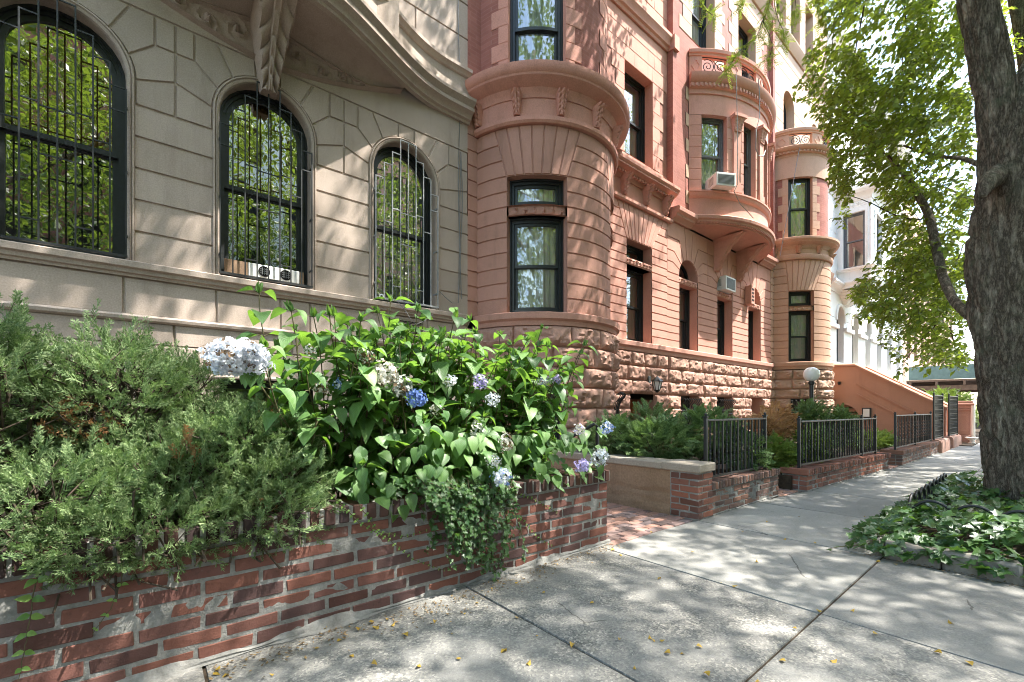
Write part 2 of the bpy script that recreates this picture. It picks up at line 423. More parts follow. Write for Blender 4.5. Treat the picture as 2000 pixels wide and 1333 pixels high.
M['vine'] = leafmat('vine_leaf', (0.10, 0.21, 0.05), (0.26, 0.40, 0.10), 0.35, (0.3, 0.5, 0.05), 0.4)
M['tree'] = leafmat('street_tree_leaf', (0.04, 0.095, 0.022), (0.27, 0.36, 0.07), 0.5, (0.50, 0.62, 0.03), 0.4)
M['tree_dense'] = leafmat('canopy_leaf', (0.03, 0.075, 0.018), (0.12, 0.20, 0.04), 0.40, (0.36, 0.50, 0.03), 0.5)
M['locust'] = leafmat('locust_leaf', (0.14, 0.25, 0.04), (0.28, 0.40, 0.07), 0.5, (0.5, 0.6, 0.05), 0.5)
def petal(name, a, b): return leafmat(name, a, b, 0.25, b, 0.6, False, 0.2)
M['pet_pale'] = petal('pale_blue_petal', (0.60, 0.65, 0.74), (0.80, 0.82, 0.86))
M['pet_blue'] = petal('blue_petal', (0.13, 0.22, 0.52), (0.26, 0.38, 0.72))
M['pet_white'] = petal('creamy_white_petal', (0.58, 0.55, 0.47), (0.74, 0.72, 0.66))
M['pet_lilac'] = petal('lilac_petal', (0.36, 0.31, 0.58), (0.56, 0.50, 0.74))
M['pet_faded'] = petal('faded_green_grey_petal', (0.30, 0.33, 0.32), (0.52, 0.54, 0.50))
M['pet_brown'] = petal('withered_brown_petal', (0.11, 0.07, 0.04), (0.26, 0.17, 0.10))
M['fallen'] = leafmat('fallen_leaf', (0.30, 0.17, 0.03), (0.55, 0.38, 0.06), 0.2, (0.5, 0.3, 0.05), 0.6)

# ------------------------------------------------------------------ world, sun, camera
SUN = V((0.38, -0.35, 1.0)).normalized()
w = bpy.data.worlds.new('World'); sc.world = w; w.use_nodes = True
wt = w.node_tree; wt.nodes.clear()
wo = wt.nodes.new('ShaderNodeOutputWorld'); bg = wt.nodes.new('ShaderNodeBackground'); sk = wt.nodes.new('ShaderNodeTexSky')
sk.sky_type = 'NISHITA'; sk.sun_disc = False
sk.sun_elevation = math.asin(SUN.z); sk.sun_rotation = math.atan2(SUN.x, SUN.y); sk.air_density = 1.3; sk.dust_density = 1.6; sk.ozone_density = 0.8
bg.inputs[1].default_value = 0.15
wt.links.new(sk.outputs[0], bg.inputs[0]); wt.links.new(bg.outputs[0], wo.inputs[0])
sl = bpy.data.lights.new('sun', 'SUN'); so = bpy.data.objects.new('sun', sl); COL.objects.link(so)
sl.energy = 2.9; sl.angle = rad(0.53); sl.color = (1.0, 0.955, 0.88)
so.rotation_euler = SUN.to_track_quat('Z', 'Y').to_euler(); so.location = (0, 0, 30)
cam = bpy.data.cameras.new('camera'); co = bpy.data.objects.new('camera', cam); COL.objects.link(co)
cam.sensor_width = 36.0; cam.lens = FPX / 2000 * 36.0; cam.shift_y = (HY - 666.5) / 2000.0; cam.clip_end = 600; cam.clip_start = 0.05
co.location = (0, 0, EYE); co.rotation_euler = (rad(90), 0, math.atan2(SP, CP) - rad(90))
sc.camera = co
sc.view_settings.view_transform = 'Standard'; sc.view_settings.look = 'None'; sc.view_settings.gamma = 1.0
sc.view_settings.exposure = 2.65
cy = sc.cycles
cy.use_denoising = True; cy.filter_width = 1.0
cy.max_bounces = 8; cy.diffuse_bounces = 4; cy.glossy_bounces = 4; cy.transmission_bounces = 4; cy.transparent_max_bounces = 16
cy.caustics_reflective = False; cy.caustics_refractive = False; cy.sample_clamp_indirect = 6.0
# ------------------------------------------------------------------ masonry kit
def plane_map(d=6.0):
    return lambda u, o, z: V((u, d - o, z))

def cyl_map(cs, cd, R):
    return lambda u, o, z: V((cs + (R + o) * math.sin(u / R), cd - (R + o) * math.cos(u / R), z))

def bow_map(p, d=6.0):
    return lambda u, o, z: V((u, d - p(u) - o, z))

def lin(a, b, n): return [a + (b - a) * i / n for i in range(n + 1)]

def pillow(mb, mp, u0, u1, z0, z1, g=0.018, edges=(1, 1, 1, 1), nu=1, mat=0, o=0.0, gw=0.008, ch=0.007):
    l, r, b, t = edges
    us = [(u0, 1), (u0 + gw, 1), (u0 + gw + ch, 0)] if l else [(u0, 0)]
    a = us[-1][0]
    us2 = [(u1 - gw - ch, 0), (u1 - gw, 1), (u1, 1)] if r else [(u1, 0)]
    us += [(x, 0) for x in lin(a, us2[0][0], nu)[1:-1]] + us2
    zs = [(z0, 1), (z0 + gw, 1), (z0 + gw + ch, 0)] if b else [(z0, 0)]
    zs += [(z1 - gw - ch, 0), (z1 - gw, 1), (z1, 1)] if t else [(z1, 0)]
    rows = [[mp(u, o - g * max(e, f), z) for u, e in us] for z, f in zs]
    mb.grid(rows, mat)

def inset(pts, d):
    n = len(pts); out = []
    area = sum(pts[i][0] * pts[(i + 1) % n][1] - pts[(i + 1) % n][0] * pts[i][1] for i in range(n))
    sg = 1 if area > 0 else -1
    for i in range(n):
        p0, p, p1 = V(pts[i - 1]).to_2d(), V(pts[i]).to_2d(), V(pts[(i + 1) % n]).to_2d()
        a, b = (p - p0).normalized(), (p1 - p).normalized()
        na, nb = V((-a.y, a.x)) * sg, V((-b.y, b.x)) * sg
        m = na + nb
        if m.length < 1e-4: m = na
        m = m.normalized(); k = max(0.35, m.dot(na))
        out.append(p + m * (d / k))
    return [(q.x, q.y) for q in out], sg

def polystone(mb, mp, pts, g=0.018, gw=0.008, ch=0.007, mat=0, o=0.0):
    a, sg = inset(pts, gw); b, _ = inset(pts, gw + ch); n = len(pts)
    vs = [mp(p[0], o - g, p[1]) for p in pts] + [mp(p[0], o - g, p[1]) for p in a] + [mp(p[0], o, p[1]) for p in b]
    fs = []
    for i in range(n):
        j = (i + 1) % n
        fs.append((i, j, n + j, n + i)); fs.append((n + i, n + j, 2 * n + j, 2 * n + i))
    fs.append(tuple(range(2 * n, 3 * n)))
    if sg < 0: fs = [f[::-1] for f in fs]
    mb.add(vs, fs, mat)

def courses(mb, mp, zs, u0, u1, openings=(), nu=None, mat=0, g=0.018, o=0.0, joints=None, ends=(0, 0)):
    for k in range(len(zs) - 1):
        z0, z1 = zs[k], zs[k + 1]
        br = sorted({z0, z1} | {z for q in openings for z in q[2:4] if z0 + 0.004 < z < z1 - 0.004})
        for i in range(len(br) - 1):
            a, b = br[i], br[i + 1]; mid = (a + b) / 2
            cuts = [(q[0], q[1]) for q in openings if q[2] < mid < q[3]]
            cuts.sort(); cur = u0; segs = []
            for ca, cb in cuts:
                if ca > cur + 0.01: segs.append((cur, ca))
                cur = max(cur, cb)
            if cur < u1 - 0.01: segs.append((cur, u1))
            for sa, sb in segs:
                js = [sa, sb]
                if joints: js = sorted([sa, sb] + [x for x in joints(k) if sa + 0.06 < x < sb - 0.06])
                for x0, x1 in zip(js, js[1:]):
                    e = (x0 != sa, x1 != sb, a == z0, b == z1)
                    pillow(mb, mp, x0, x1, a, b, g, e, nu(x1 - x0) if nu else 1, mat, o)

def rock(mb, mp, u0, u1, z0, z1, o=0.02, bulge=0.055, cell=0.034, mat=0):
    bulge *= 1.35
    n = max(4, int((u1 - u0) / cell)); m = max(4, int((z1 - z0) / cell))
    sx, sz = U(0, 99), U(0, 99); tilt = U(-0.4, 0.4); tz = U(-0.35, 0.35)
    us = [u0, u0 + 0.007] + [u0 + 0.02 + (u1 - u0 - 0.04) * i / n for i in range(n + 1)] + [u1 - 0.007, u1]
    zs = [z0, z0 + 0.007] + [z0 + 0.02 + (z1 - z0 - 0.04) * i / m for i in range(m + 1)] + [z1 - 0.007, z1]
    rows = []
    for z in zs:
        row = []
        for u in us:
            du = min(u - u0, u1 - u); dz = min(z - z0, z1 - z)
            if min(du, dz) < 0.004: h = -0.02
            elif min(du, dz) < 0.015: h = -0.012
            else:
                e = min(1, (min(du, dz) - 0.015) / 0.05); e = e ** 0.45
                q = V((u * 3.2 + sx, z * 4.5 + sz, 1.7))
                f = noise.noise(q) * 0.9 + abs(noise.noise(q * 2.3)) * 1.1 - abs(noise.noise(q * 4.1)) * 0.5 + noise.noise(q * 8.0) * 0.3
                f = 0.55 + f * 0.55 + tilt * ((u - u0) / (u1 - u0) - 0.5) + tz * ((z - z0) / (z1 - z0) - 0.5)
                f = round(f * 4) / 4 * 0.6 + f * 0.4
                h = bulge * e * max(0.1, f)
            row.append(mp(u, o + h, z))
        rows.append(row)
    mb.grid(rows, mat)

def rock_courses(mb, mp, zs, u0, u1, openings=(), mat=0, lo=0.45, hi=0.95, o=0.02, bulge=0.055):
    for k in range(len(zs) - 1):
        z0, z1 = zs[k], zs[k + 1]; mid = (z0 + z1) / 2
        cuts = sorted((q[0], q[1]) for q in openings if q[2] < mid < q[3]); cur = u0; segs = []
        for a, b in cuts:
            if a > cur + 0.01: segs.append((cur, a))
            cur = max(cur, b)
        if cur < u1 - 0.01: segs.append((cur, u1))
        for a, b in segs:
            x = a
            while x < b - 0.01:
                y = x + U(lo, hi)
                if b - y < 0.28: y = b
                rock(mb, mp, x, y, z0, z1, o, bulge, 0.034, mat); x = y

def sweep(mb, mp, us, prof, mat=0, cap=True):
    rows = [[mp(u, o, z) for o, z in prof] for u in us]
    mb.grid(rows, mat, flip=True)
    if cap:
        n = len(prof)
        mb.add(rows[0], [tuple(range(n))], mat); mb.add(rows[-1], [tuple(range(n))[::-1]], mat)

def mbox(mb, mp, u0, u1, o0, o1, z0, z1, nu=1, mat=0):
    us = lin(u0, u1, nu)
    ring = [(o0, z0), (o1, z0), (o1, z1), (o0, z1)]
    rows = [[mp(u, o, z) for o, z in ring] for u in us]
    mb.grid(rows, mat, closed=True, flip=True)
    mb.add(rows[0], [(0, 1, 2, 3)], mat); mb.add(rows[-1], [(3, 2, 1, 0)], mat)

def outline(ua, ub, za, zb, ins=0.0, arch=None, nu=3, narc=14):
    if arch is None:
        a, b, c, d = ua + ins, ub - ins, za + ins, zb - ins
        return [(x, c) for x in lin(a, b, nu)] + [(x, d) for x in lin(b, a, nu)]
    zs = arch; r = (ub - ua) / 2 - ins; uc = (ua + ub) / 2
    return [(x, za + ins) for x in lin(ua + ins, ub - ins, nu)] + [(uc + r * math.cos(math.pi * i / narc), zs + r * math.sin(math.pi * i / narc)) for i in range(narc + 1)]

def ringframe(mb, mp, out, inn, of, ob, mat=0, outer=False):
    n = len(out)
    A = [mp(p[0], of, p[1]) for p in out]; B = [mp(p[0], of, p[1]) for p in inn]; C = [mp(p[0], ob, p[1]) for p in inn]; D = [mp(p[0], ob, p[1]) for p in out]
    vs = A + B + C + (D if outer else [])
    fs = []
    for i in range(n):
        j = (i + 1) % n
        fs.append((i, j, n + j, n + i)); fs.append((n + i, n + j, 2 * n + j, 2 * n + i))
        if outer: fs.append((3 * n + i, 3 * n + j, j, i))
    mb.add(vs, fs, mat)

def reveal(mb, mp, out, o0, o1, mat=0):
    n = len(out)
    vs = [mp(p[0], o0, p[1]) for p in out] + [mp(p[0], o1, p[1]) for p in out]
    mb.add(vs, [(i, (i + 1) % n, n + (i + 1) % n, n + i) for i in range(n)], mat)

def pane_mesh(mb, mp, pts, o, mat=0):
    n = len(pts)
    mb.add([mp(p[0], o, p[1]) for p in pts], [tuple(range(n))], mat)

def curtain_mesh(mb, mp, ua, ub, za, zb, o, amp=0.02, freq=55, n=60, mat=0):
    us = lin(ua, ub, n); ph = U(0, 6)
    rows = [[mp(u, o + amp * math.sin(u * freq + ph + 0.4 * math.sin(z * 2)) + amp * 0.5 * math.sin(u * freq * 0.37 + ph), z) for u in us] for z in (za, (za + zb) / 2, zb)]
    mb.grid(rows, mat)

def window(house, mp, ua, ub, za, zb, rec=0.2, zm=None, arch=None, curtain=None, fw=0.055, sw=0.045, frame='frame', glass='glass', nu=3, blind=None, single=False, label=None):
    """casing > sash, pane, curtain; a double-hung window set back in its opening"""
    f = MB()
    ringframe(f, mp, outline(ua, ub, za, zb, 0, arch, nu), outline(ua, ub, za, zb, fw, arch, nu), -rec, -rec - 0.09)
    ringframe(f, mp, outline(ua, ub, za, zb, 0, arch, nu), outline(ua, ub, za, zb, fw * 0.4, arch, nu), -rec + 0.03, -rec)
    fo = f.build('window', M[frame], house, 40)
    if label: fo['label'] = label
    if zm is None: zm = (za + zb) / 2
    g = MB(); s = MB()
    a, b = ua + fw, ub - fw
    ztop = zb - fw
    if single:
        ringframe(s, mp, outline(a, b, za + fw, zb - fw, 0, arch, nu), outline(a, b, za + fw, zb - fw, sw, arch, nu), -rec - 0.03, -rec - 0.07, outer=True)
        pane_mesh(g, mp, outline(a, b, za + fw, zb - fw, sw, arch, nu), -rec - 0.05)
    else:
        ringframe(s, mp, outline(a, b, zm - 0.02, ztop, 0, arch, nu), outline(a, b, zm - 0.02, ztop, sw, arch, nu), -rec - 0.02, -rec - 0.06, outer=True)
        ringframe(s, mp, outline(a, b, za + fw, zm + 0.025, 0, None, nu), outline(a, b, za + fw, zm + 0.025, sw, None, nu), -rec - 0.061, -rec - 0.10, outer=True)
        pane_mesh(g, mp, outline(a, b, zm - 0.02, ztop, sw, arch, nu), -rec - 0.04)
        pane_mesh(g, mp, outline(a, b, za + fw, zm + 0.025, sw, None, nu), -rec - 0.08)
    s.build('sash', M[frame], fo, 40); g.build('pane', M[glass], fo)
    if curtain:
        c = MB(); curtain_mesh(c, mp, ua + 0.03, ub - 0.03, za, zb if arch is None else zb, -rec - 0.15)
        c.build('curtain', M[curtain], fo, 180)
    if blind:
        c = MB(); mbox(c, mp, ua + 0.05, ub - 0.05, -rec - 0.17, -rec - 0.15, blind, zb - 0.02, 3)
        c.build('blind', M['shade'], fo)
    return fo

def bracket(mb, mp, uc, w0, w1, z0, z1, p0, p1, mat=0, carve=0.02, nt=26, nv=12):
    """console: narrow foot at z0, broad head at z1, S-shaped front with leaf carving"""
    rows = []
    for i in range(nt + 1):
        t = i / nt; z = z0 + (z1 - z0) * t
        w = w0 + (w1 - w0) * t
        p = p0 + (p1 - p0) * (t ** 1.7) + 0.04 * (p1 - p0) * math.sin(t * math.pi * 2)
        row = [mp(uc - w / 2, -0.02, z)]
        for j in range(nv + 1):
            v = j / nv * 2 - 1
            leaf = abs(math.sin(t * 15 + abs(v) * 3.2)) ** 0.7 * (0.35 + 0.65 * abs(v)) + (0.7 if abs(v) < 0.18 else 0)
            edge = 0.0 if abs(v) < 0.98 else -0.6
            row.append(mp(uc + v * w / 2 * (1 - 0.10 * abs(math.sin(t * 15))), p + carve * (leaf + edge), z))
        row.append(mp(uc + w / 2, -0.02, z)); rows.append(row)
    mb.grid(rows, mat)
    mb.add(rows[0], [tuple(range(len(rows[0])))[::-1]], mat); mb.add(rows[-1], [tuple(range(len(rows[-1])))], mat)

def swirl(x, y, r=0.12):
    h = 0.0
    k = round(x / (2 * r)); cx = k * 2 * r; cyy = 0.02 if k % 2 else -0.02
    dx, dy = x - cx, y - cyy
    d = math.hypot(dx, dy); th = math.atan2(dy, dx) * (1 if k % 2 else -1)
    if d < r * 1.25:
        h = max(0, math.cos(th * 2 + d * 70)) * (1 - d / (r * 1.3)) + (1.0 if d < r * 0.18 else 0)
    return h + 0.25 * max(0, noise.noise(V((x * 28, y * 28, 3))))

def relief(mb, mp, u0, u1, z0, z1, o=0.0, amp=0.03, r=0.1, cell=0.02, mat=0):
    n = max(6, int((u1 - u0) / cell)); m = max(5, int((z1 - z0) / cell)); zc = (z0 + z1) / 2
    rows = [[mp(u, o + (amp * swirl(u - u0, z - zc, r) if 0 < i < m and 0 < j < n else -0.01), z) for j, u in enumerate(lin(u0, u1, n))] for i, z in enumerate(lin(z0, z1, m))]
    mb.grid(rows, mat)

def body(house, x0, x1, top, d=6.0, depth=9.0):
    """side and back walls, roof and dim rooms behind the facade"""
    m = MB()
    a = d + 0.36; z0 = -1.2
    for q in ([(x0, a, z0), (x0, d + depth, z0), (x0, d + depth, top), (x0, a, top)], [(x1, a, z0), (x1, a, top), (x1, d + depth, top), (x1, d + depth, z0)],
              [(x0, d + depth, z0), (x1, d + depth, z0), (x1, d + depth, top), (x0, d + depth, top)]):
        m.add([V(p) for p in q], [(0, 1, 2, 3)], 0)
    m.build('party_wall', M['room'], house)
    r = MB(); r.box(x0, x1, d + 0.02, d + depth, top, top + 0.2); r.build('roof', M['dark'], house)
    fl = MB()
    for z in (2.3, 5.7, 10.6): fl.box(x0 + 0.02, x1 - 0.02, d + 0.4, d + depth - 0.02, z, z + 0.15)
    for z in (0.02, 2.45, 5.85): fl.box(x0 + 0.02, x1 - 0.02, d + 2.6, d + 2.7, z + 0.01, z + 2.2)
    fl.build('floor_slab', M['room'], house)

def arch_ring(mb, mp, uc, zs, r0, r1, zfoot, prof_o, mat=0, n=20):
    """moulded architrave down both jambs and round the arch; prof_o: list of (t, o) across r0..r1"""
    path = [(uc + 1.0, zfoot)]
    rows = []
    st = [('j', 1, z) for z in lin(zfoot, zs, 4)[:-1]] + [('a', math.pi * i / n, 0) for i in range(n + 1)] + [('j', -1, z) for z in lin(zs, zfoot, 4)[1:]]
    for k, a, z in st:
        row = []
        for t, o in prof_o:
            r = r0 + (r1 - r0) * t
            row.append(mp(uc + a * r, o, z) if k == 'j' else mp(uc + r * math.cos(a), o, zs + r * math.sin(a)))
        rows.append(row)
    mb.grid(rows, mat)

def arcpts(uc, zs, r, a0, a1, n):
    return [(uc + r * math.cos(rad(a0 + (a1 - a0) * i / n)), zs + r * math.sin(rad(a0 + (a1 - a0) * i / n))) for i in range(n + 1)]

P6 = plane_map(6.0)
H0 = EYE

# ------------------------------------------------------------------ limestone townhouse with barred arched windows
lime = thing('townhouse', 'pale limestone townhouse with three barred round-arched windows and a bowed balcony', 'house', (-3, 6, 0))
WC = [-2.44, -0.64, 1.14, 2.95]
B1L, B1R = -4.2, 4.03
SPR, RO = 4.59, 0.555
w_ = MB()
cz = [2.70 + 0.328 * k for k in range(6)]
mids = [(-3.34)] + [(WC[i] + WC[i + 1]) / 2 for i in range(3)] + [B1R + 0.001]
for i, c in enumerate(WC):
    L, Rr = mids[i], mids[i + 1]
    for sgn, mid in ((-1, L), (1, Rr)):
        X = abs(mid - c); up = 0.12
        f = lambda pts: [(c + sgn * x, SPR + z) for x, z in pts]
        el = min(0.72, X - 0.12)
        arc = lambda a, b, n: [(RO * math.cos(rad(a + (b - a) * k / n)), RO * math.sin(rad(a + (b - a) * k / n))) for k in range(n + 1)]
        polystone(w_, P6, f([(X, up)] + [(X, 0.44), (el, 0.44)] + arc(25, 0, 5)))
        polystone(w_, P6, f([(el, 0.44), (el, 0.75), (0.52, 0.75)] + arc(50, 25, 5)))
        polystone(w_, P6, f([(0.52, 0.75), (0.13, 0.75)] + arc(77, 50, 5)))
        polystone(w_, P6, f([(el, 0.44), (X, 0.44), (X, 0.75), (el, 0.75)]))
        polystone(w_, P6, f([(RO, 0), (X, up), (X, 4.34 - SPR), (RO, 4.34 - SPR)]))
    polystone(w_, P6, [(c - 0.13, SPR + 0.75)] + arcpts(c, SPR, RO, 103, 77, 4) + [(c + 0.13, SPR + 0.75)])
opens = [(c - RO, c + RO, 2.70, 6) for c in WC]
courses(w_, P6, cz, -3.34, B1R, opens)
pillow(w_, P6, B1L, B1R, SPR + 0.75, 5.84, edges=(0, 0, 1, 0))
# plinth below the sill course
courses(w_, P6, [2.16, 2.55], B1L, B1R, [(2.70, 3.22, 2.18, 2.50)], joints=lambda k: [-0.17, 0.62, 1.28, 1.62, 2.6, 3.3])
courses(w_, P6, [1.86, 2.10], B1L, B1R, joints=lambda k: [0.24, 1.4, 2.3, 3.1], o=0.03)
courses(w_, P6, [1.55, 1.86], B1L, B1R, joints=lambda k: [-0.4, 0.53, 1.9, 2.9], o=0.045)
courses(w_, P6, [0.55, 0.9, 1.25, 1.55], B1L, B1R, [(c - 0.5, c + 0.5, 0.5, 1.55) for c in WC], joints=lambda k: [-0.4 + 0.3 * (k % 2), 0.4, 2.0], o=0.06)
courses(w_, P6, [-0.6, 0.0, 0.55], B1L, B1R, o=0.06)
# big ashlar above the balcony
courses(w_, P6, [6.62 + 0.56 * k for k in range(7)], B1L, B1R, joints=lambda k: [-2 + 0.6 * (k % 2), -0.7, 0.5 + 0.4 * (k % 2), 2.0, 3.1 - 0.4 * (k % 2)])
pillow(w_, P6, B1L, B1R, 5.84, 6.62, edges=(0, 0, 0, 0))
w_.build('wall', M['lime'], lime, 30)
m = MB()
for c in WC:
    arch_ring(m, P6, c, SPR, 0.485, RO, 2.70, [(0, -0.02), (0.15, 0.008), (0.5, 0.02), (0.62, 0.005), (0.75, 0.022), (0.95, 0.018), (1, -0.018)])
    reveal(m, P6, outline(c - 0.485, c + 0.485, 2.70, 5.1, 0, SPR), -0.02, -0.3)
m.build('window_surround', M['lime'], lime, 35)
m = MB()
us = lin(B1L, B1R + 0.012, 1)
sweep(m, P6, us, [(-0.02, 2.55), (0.02, 2.55), (0.025, 2.575), (0.05, 2.585), (0.055, 2.62), (0.085, 2.635), (0.09, 2.69), (0.06, 2.705), (-0.3, 2.715)])
sweep(m, P6, us, [(0.0, 2.09), (0.04, 2.09), (0.065, 2.11), (0.07, 2.14), (0.045, 2.165), (0.0, 2.17)])
sweep(m, P6, us, [(0.0, 1.535), (0.08, 1.535), (0.085, 1.555), (0.05, 1.58), (0.03, 1.58)])
m.build('sill_course', M['lime'], lime, 30)
# bowed balcony: cornice, fascia, coping over a coved soffit with carved spandrels
BC = 1.14
def bowp(u):
    t = abs(u - BC) / 2.5
    return 0.75 * math.cos(min(t, 1) * math.pi / 2) ** 2
BM = bow_map(bowp)
m = MB()
us = lin(-2.4, B1R + 0.012, 66)
sweep(m, BM, us, [(-0.03, 5.79), (0.04, 5.79), (0.05, 5.82), (0.09, 5.835), (0.10, 5.87), (0.13, 5.90), (0.18, 5.92), (0.185, 5.97), (0.165, 5.985), (0.20, 6.02), (0.235, 6.05), (0.24, 6.09), (0.05, 6.12)])
m.build('cornice', M['lime'], lime, 30)
m = MB()
sweep(m, BM, us, [(0.05, 6.10), (0.05, 6.50), (0.08, 6.51), (0.10, 6.55), (0.13, 6.57), (0.13, 6.62), (0.0, 6.63), (-0.3, 6.63)])
m.box(2.30, 2.62, 6 - bowp(2.46) - 0.12, 6 - bowp(2.46) + 0.2, 6.11, 6.72)
m.build('balcony_parapet', M['lime'], lime, 30)
m = MB(); rows = []
for u in lin(BC - 1.72, BC + 1.72, 150):
    t = abs(u - BC); zl = 5.34 + 0.43 * (t / 1.71) ** 1.6; wd = 0.44 * max(0.0, 1 - t / 1.22)
    row = [P6(u, 0.0, zl)]
    for k in range(0, 27):
        q = k / 26; row.append(P6(u, 0.012 + 0.035 * q + 0.055 * (swirl(t - 0.05, wd * (q - 0.5), 0.14) if 0 < k < 26 else 0.9), zl + 0.02 + wd * q))
    zt = zl + 0.02 + wd; p = bowp(u) + 0.02
    for k in range(1, 13):
        q = k / 12; row.append(P6(u, 0.05 + (p - 0.05) * q ** 1.35, zt + 0.012 + (5.795 - zt) * (1 - (1 - q) ** 1.8)))
    rows.append(row)
m.grid(rows, flip=True)
m.build('carved_soffit', M['lime_relief'], lime, 50)
m = MB(); bracket(m, P6, BC, 0.17, 0.42, 4.97, 5.80, 0.06, 0.62, carve=0.085, nt=90, nv=26)
m.build('console_bracket', M['lime_relief'], lime, 50)
body(lime, B1L, B1R - 0.02, 10.6)
# windows, with their bars
def grille(c, o, mat, name='window_grille'):
    g = MB(); n = 8; st = 0.98 / n
    top = {0: 5.07, 1: 5.07, 2: 4.85, 3: 4.66, 4: 4.44}
    xs = [c - 0.49 + st * i for i in range(n + 1)]
    w = 0.013
    for i, x in enumerate(xs):
        g.box(x - w / 2, x + w / 2, 6 - o - w / 2, 6 - o + w / 2, 2.735, top[abs(i - 4)], 0)
    def tie(i, z): g.box(xs[i] + w / 2, xs[i + 1] - w / 2, 6 - o - w * 0.4, 6 - o + w * 0.4, z - w / 2, z + w / 2)
    offs = {0: (0, 1.05, 1.5), 1: (0, 0.8, 1.9), 2: (0, 0.82), 3: (0, 0.24)}
    for i in range(n):
        lo = min(top[abs(i - 4)], top[abs(i + 1 - 4)])
        for q in offs[i - 4 if i >= 4 else 3 - i]: tie(i, lo - w / 2 - q)
    g.box(c - 0.5, c + 0.5, 6 - o - 0.012, 6 - o + 0.012, 2.728, 2.752)
    for x in (xs[0], xs[-1]):
        for z in (2.95, 3.6, 4.25): g.box(x - 0.01, x + 0.01, 6 - o, 6.06, z - 0.01, z + 0.01)
    return g.build(name, M[mat], lime)
for i, c in enumerate(WC):
    window(lime, P6, c - 0.485, c + 0.485, 2.715, 5.075, 0.17, 3.83, SPR, 'curtain' if i == 3 else None, 0.06, 0.05, blind=3.92 if i < 3 else None, glass='glass_b1')
    if i: grille(c, 0.045 if i < 3 else 0.07, 'iron' if i < 3 else 'sunlit_iron')
# basement windows
for c in WC[1:]:
    window(lime, P6, c - 0.5, c + 0.5, 0.5, 1.535, 0.15, None, None, None, single=True)
# louvred vent below the third window
m = MB(); x0, x1 = 2.72, 3.20
ringframe(m, P6, outline(x0 - 0.02, x1 + 0.02, 2.18, 2.50), outline(x0, x1, 2.20, 2.48), 0.02, -0.02, outer=True)
for k in range(14):
    z = 2.205 + 0.02 * k; m.cbox(V(((x0 + x1) / 2, 6.0, z)), V((1, 0, 0)), V((0, 0.8, 0.6)), V((0, -0.6, 0.8)), (0.24, 0.012, 0.002))
m.build('louvre_vent', M['cap'], lime)
m = MB(); m.box(2.70, 3.22, 6.01, 6.03, 2.18, 2.50); m.build('vent_back', M['dark'], lime)

# twin-duct panel in the second window, spool in the third, cables
t_ = thing('window_vent_unit', 'white window panel with two round vents behind the bars of the second arched window', 'air conditioner', (1.25, 6.2, 2.75))
m = MB(); m.box(0.95, 1.52, 6.10, 6.14, 2.79, 2.95, bev=0.006); m.build('panel', M['whiteplastic'], t_)
for x in (1.12, 1.36):
    m = MB(); m.lathe((0, 0, 0), [(0.0, 0.0), (0.055, 0.0), (0.058, 0.006), (0.062, 0.006), (0.065, 0.0)], 20)
    m.v = [(x + a, 6.098 - z, 2.872 + b) for a, b, z in m.v]; m.build('round_vent', M['dark'], t_)
    g = MB()
    for k in (-1, 0, 1):
        g.box(x + k * 0.025 - 0.003, x + k * 0.025 + 0.003, 6.084, 6.089, 2.83, 2.914); g.box(x - 0.045, x + 0.045, 6.0895, 6.0925, 2.872 + k * 0.025 - 0.003, 2.872 + k * 0.025 + 0.003)
    g.build('vent_cross', M['greyplastic'], t_)
t_ = thing('plywood_filler', 'beige filler board beside the twin vents in the second arched window', 'board', (0.8, 6.2, 2.75))
m = MB(); m.box(0.71, 0.945, 6.11, 6.13, 2.78, 2.95); m.build('board', M['cheek'], t_)
m = MB(); m.box(1.525, 1.575, 6.11, 6.13, 2.78, 2.95); m.build('board', M['cheek'], t_)
t_ = thing('tape_spool', 'small white roll standing on the sill of the third arched window', 'roll', (2.56, 5.95, 2.72))
m = MB(); m.tube([(2.53, 5.90, 2.76), (2.57, 5.98, 2.76)], 0.034, 14); m.build('roll', M['whiteplastic'], t_, 40)
m = MB(); m.tube([(2.5295, 5.8985, 2.76), (2.532, 5.905, 2.76)], 0.016, 12); m.build('hole', M['dark'], t_)
def cable(label, pts, r=0.006, mat='cable'):
    m = MB(); m.tube(pts, r, 5); return tag(m.build('cable', M[mat], None, 60), label, 'cable')
cable('thin dark cable running down the right edge of the limestone wall', [(3.86 + 0.015 * math.sin(z * 2.3), 5.985, z) for z in lin(3.1, 8.6, 30)], 0.006)
cable('second thin cable swinging loose at the right end of the limestone wall', [(3.90 - 0.36 * max(0, 1 - abs(z - 3.2) / 0.75) ** 2 * 0 + 0.02 * math.sin(z * 3.1), 5.98, z) for z in lin(2.95, 5.3, 16)] + [(3.84, 5.975, 2.88), (3.72, 5.97, 2.86), (3.6, 5.96, 2.92), (3.47, 5.95, 3.0)], 0.006)
cable('grey cable looping over the sill under the third window', [(2.78, 5.90, 2.71), (2.88, 5.88, 2.6), (2.98, 5.92, 2.5), (3.08, 5.95, 2.44), (3.2, 5.92, 2.5), (3.34, 5.9, 2.62)], 0.006)
